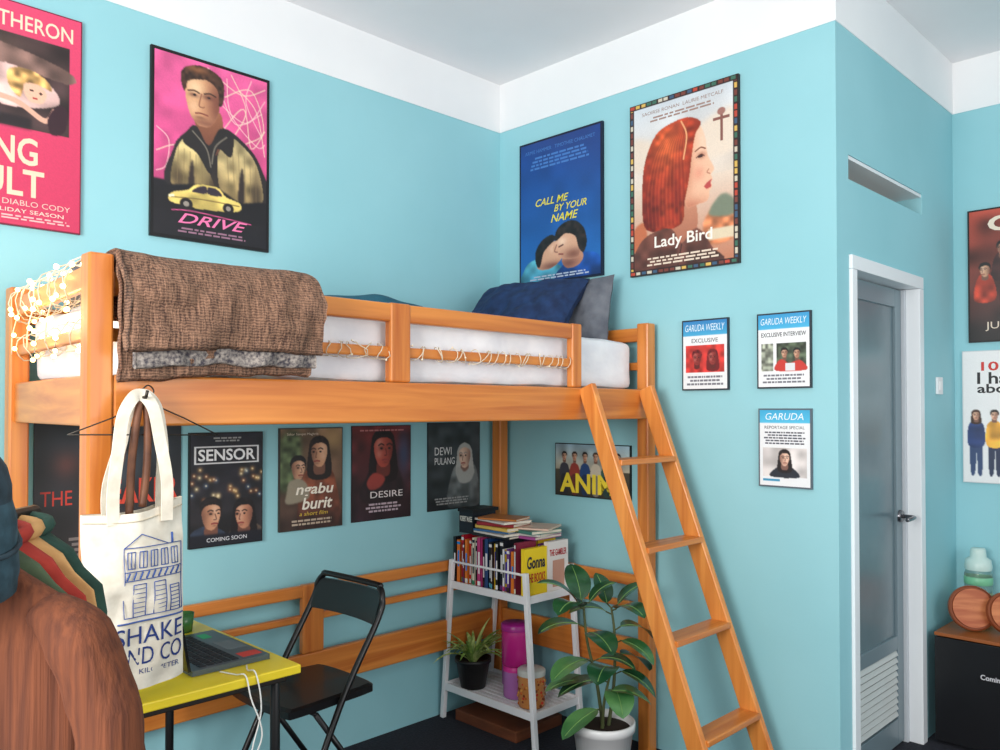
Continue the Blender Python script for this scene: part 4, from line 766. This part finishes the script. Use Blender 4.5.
# ------------------------------------------------------------ garment rack (local frame: x=camera-right, y=depth)
rack=(-2.673,-1.57,0); rz=R(-45)
RX=-0.05
b=MB()
for y in (-0.16,0.20):
    b.tube([(RX,y,0.02),(RX,y,1.29)],0.012,black,n=10); b.tube([(RX-0.2,y,0.015),(RX+0.2,y,0.015)],0.012,black,n=10)
b.tube([(RX,-0.17,1.29),(RX,0.21,1.29)],0.012,black,n=10); b.tube([(RX,-0.16,0.12),(RX,0.20,0.12)],0.008,black); b.build('garment_rack',loc=rack,rotz=rz)
def jacket(name,yo,zt,mat,hw=0.2,ln=0.72,tilt=0,sleeve=True,xo=0.0,seed=0,dp=0.035):
    b=MB()
    secs=[(0.045,0.0,0.03),(0.062,-0.012,0.036),(0.10,-0.035,0.03),(hw*0.75,-0.065,dp),(hw*0.95,-0.095,dp),(hw,-0.14,dp+0.008),(hw*0.98,-0.25,dp+0.01),(hw*0.97,-0.45,dp+0.014),(hw*1.04,-ln,dp+0.022)]
    ss=[]
    for i in range(len(secs)-1):
        for k in range(4):
            t=k/4; ss.append(tuple(secs[i][j]*(1-t)+secs[i+1][j]*t for j in range(3)))
    ss.append(secs[-1]); n=56
    vs=[]
    for (w,z,d) in ss:
        for k in range(n):
            a=2*math.pi*k/n; f=1+0.3*N3(math.cos(a)*3+seed,math.sin(a)*2,z*1.5)+0.12*N3(math.cos(a)*9+seed,3,z*3)
            vs.append(Vector((xo+w*math.copysign(abs(math.cos(a))**0.8,math.cos(a)),yo+d*math.sin(a)*f,zt+z)))
    fs=[(i*n+k,i*n+(k+1)%n,(i+1)*n+(k+1)%n,(i+1)*n+k) for i in range(len(ss)-1) for k in range(n)]
    b.add(vs,fs,mat,True)
    if sleeve:
        for s in (-1,1):
            p=catmull([(xo+s*(hw-0.075),yo,zt-0.085),(xo+s*(hw-0.02),yo-0.004,zt-0.13),(xo+s*(hw+0.025),yo-0.008,zt-0.24),(xo+s*(hw+0.05),yo-0.012,zt-0.42),(xo+s*(hw+0.075),yo-0.02,zt-0.66)],6,False)
            rr_=[0.028+0.024*min(1,i/6)-0.010*(i/len(p)) for i in range(len(p))]; k0=len(b.v); b.tube(p,rr_,mat,n=24)
            for i in range(k0,len(b.v)):
                x,y,z=b.v[i]; q=0.006*N3(x*20,z*14,seed); b.v[i]=(x+q,y*1.0-abs(q),z)
    b.tube([(xo+0.055*math.cos(a),yo+0.036*math.sin(a),zt+0.004+0.01*math.sin(a)) for a in [2*math.pi*i/20 for i in range(20)]],0.012,mat,n=8,closed=True)
    b.tube([(xo,yo,zt-0.01),(xo,yo,zt+0.02),(RX,yo,1.30)],0.002,wire_m,n=6)
    return b.build(name,loc=rack,rotz=rz)
brown=noisy('rust_corduroy',(84,42,24),(112,60,34),(90,90,4),rough=0.9,bump=0.6,bscale=(160,160,3),bdist=0.004)
jacket('brown_jacket',-0.03,1.262,brown,hw=0.20,ln=0.75,seed=1,xo=-0.025,dp=0.034)
jacket('olive_jacket',0.045,1.262,noisy('olive',(60,74,54),(78,92,66),(20,20,20),rough=0.95,bump=.4),hw=0.17,seed=2,sleeve=False,xo=RX,dp=0.02)
jacket('red_jacket',0.082,1.264,noisy('red_c',(150,44,36),(170,56,44),(20,20,20),rough=0.95,bump=.4),hw=0.165,seed=3,sleeve=False,xo=RX,dp=0.016)
jacket('tan_jacket',0.115,1.266,noisy('tan_c',(176,130,76),(196,150,96),(20,20,20),rough=0.95,bump=.4),hw=0.162,seed=5,sleeve=False,xo=RX,dp=0.012)
jacket('green_jacket',0.148,1.268,noisy('green_c',(34,60,52),(44,76,64),(20,20,20),rough=0.95,bump=.4),hw=0.16,seed=4,sleeve=False,xo=RX,dp=0.016)
# hats stacked on the rack end
b=MB(); cap=noisy('slate_teal_felt',(34,58,68),(50,78,90),(40,40,40),rough=0.95,bump=0.4,bdist=0.003); cap2=noisy('dark_felt',(30,44,52),(42,60,70),(40,40,40),rough=0.95,bump=0.4,bdist=0.003)
MM=Matrix.Rotation(R(14),4,'Y')@Matrix.Rotation(R(8),4,'X')
HC=(-0.035,-0.10)
for dz,s,mt in ((0,1.0,cap),(0.045,0.94,cap2)):
    prof=[(0.125*s,-0.03),(0.120*s,0.0),(0.115*s,0.03),(0.105*s,0.055),(0.085*s,0.078),(0.05*s,0.092),(0.001,0.096)]
    b.lathe((HC[0],HC[1],1.30+dz),prof,mt,n=40,M=MM)
b.lathe((HC[0],HC[1],1.30),[(0.118,-0.005),(0.126,-0.03),(0.134,-0.07),(0.131,-0.072),(0.120,-0.035),(0.114,-0.012)],cap,n=40,M=MM)
b.tube([(HC[0]+0.1215*math.cos(a),HC[1]+0.1215*math.sin(a),1.296-0.03*math.cos(a)+.012*math.sin(a)) for a in [2*math.pi*i/30 for i in range(30)]],0.004,cap2,n=6,closed=True)
b.build('felt_hat',loc=rack,rotz=rz)
# ------------------------------------------------------------ mini fridge & things
b=MB(); fk=flat((20,21,24),0.3)
FX=0.93; b.box((FX+0.03,-2.30,0.01),(L-0.005,-1.80,0.474),fk); b.box((FX-0.015,-2.30,0.015),(FX+0.026,-1.80,0.47),flat((26,27,30),0.25))
b.box((FX-0.02,-2.305,0.475),(L-0.006,-1.80,0.49),flat((150,84,40),0.4))
b.box((FX-0.02,-2.28,0.2),(FX-0.0155,-2.26,0.4),met)
b.text('Comino',flat((210,210,215)),Matrix(((0,0,-1,FX-0.0158),(-1,0,0,-1.98),(0,1,0,0.32),(0,0,0,1))),0,0,0.09,0.022,0,0.02)
b.build('mini_fridge',bevel=0.004)
tr=noisy('terracotta_wood',(168,84,46),(206,128,80),(4,4,40),rough=0.5); tr2=flat((140,72,40),0.5)
b=MB()
def disc(c,r,t,az,tilt):
    M_=Matrix.Rotation(R(az),4,'Z')@Matrix.Rotation(R(90-tilt),4,'Y')
    b.lathe(c,[(0.001,t),(r*0.86,t)],tr,M=M_,n=48,sm=False); b.lathe(c,[(r*0.86,t),(r*0.88,t*0.7),(r*0.93,t*0.7),(r*0.95,t),(r,t*0.8),(r,0),(0.001,0)],tr2,M=M_,n=48,sm=False)
disc((1.055,-1.91,0.586),0.098,0.024,215,14); disc((1.09,-2.04,0.580),0.090,0.024,222,16)
b.build('round_wooden_board_set')
b=MB(); c=(1.26,-1.885,0.491); clr=clearm('clear_plastic',(225,240,235),0.9); gm=flat((120,190,150),0.3)
def S(l,k=1.15): return [(r_*k,z_*1.25) for r_,z_ in l]
b.lathe(c,S([(0.001,0),(0.046,0),(0.05,0.01),(0.05,0.17),(0.044,0.19)]),clr); b.lathe(c,S([(0.001,0.004),(0.044,0.006),(0.046,0.10),(0.001,0.10)]),flat((200,204,130),0.4))
b.lathe(c,S([(0.05,0.135),(0.052,0.138),(0.052,0.16),(0.05,0.163)]),gm)
b.lathe(c,S([(0.048,0.188),(0.050,0.20),(0.046,0.225),(0.030,0.235),(0.028,0.26),(0.024,0.268),(0.001,0.268)]),flat((196,220,214),0.3)); b.build('drink_shaker_bottle')
# ------------------------------------------------------------ camera and light
cam=bpy.data.cameras.new('camera'); co=bpy.data.objects.new('camera',cam); scn.collection.objects.link(co)
co.location=(-3.005,-3.005,1.473); co.rotation_euler=(R(91.0),0,R(-45)); cam.sensor_width=36; cam.lens=29.376; cam.shift_y=0.0195; cam.clip_start=0.05
scn.camera=co
w=bpy.data.worlds.new('world'); scn.world=w; w.use_nodes=True; w.node_tree.nodes['Background'].inputs[0].default_value=(0.90,0.95,1,1); w.node_tree.nodes['Background'].inputs[1].default_value=0.72
def area(name,loc,rot,sx,sy,pw,col=(1,1,1)):
    l=bpy.data.lights.new(name,'AREA'); l.shape='RECTANGLE'; l.size=sx; l.size_y=sy; l.energy=pw; l.color=col
    o=bpy.data.objects.new(name,l); scn.collection.objects.link(o); o.location=loc; o.rotation_euler=rot
area('window_light',(-4.4,-2.2,1.8),(R(96),0,R(-90)),1.6,1.3,125,(1,0.98,0.94))
area('window_light',(-1.6,-4.5,1.7),(R(97),0,0),2.2,1.4,42,(1,0.98,0.95))
l=bpy.data.lights.new('fairy_glow','POINT'); l.energy=1.6; l.color=(1,0.72,0.38); l.shadow_soft_size=0.06
o=bpy.data.objects.new('fairy_glow',l); scn.collection.objects.link(o); o.location=(-2.40,-0.50,1.74)
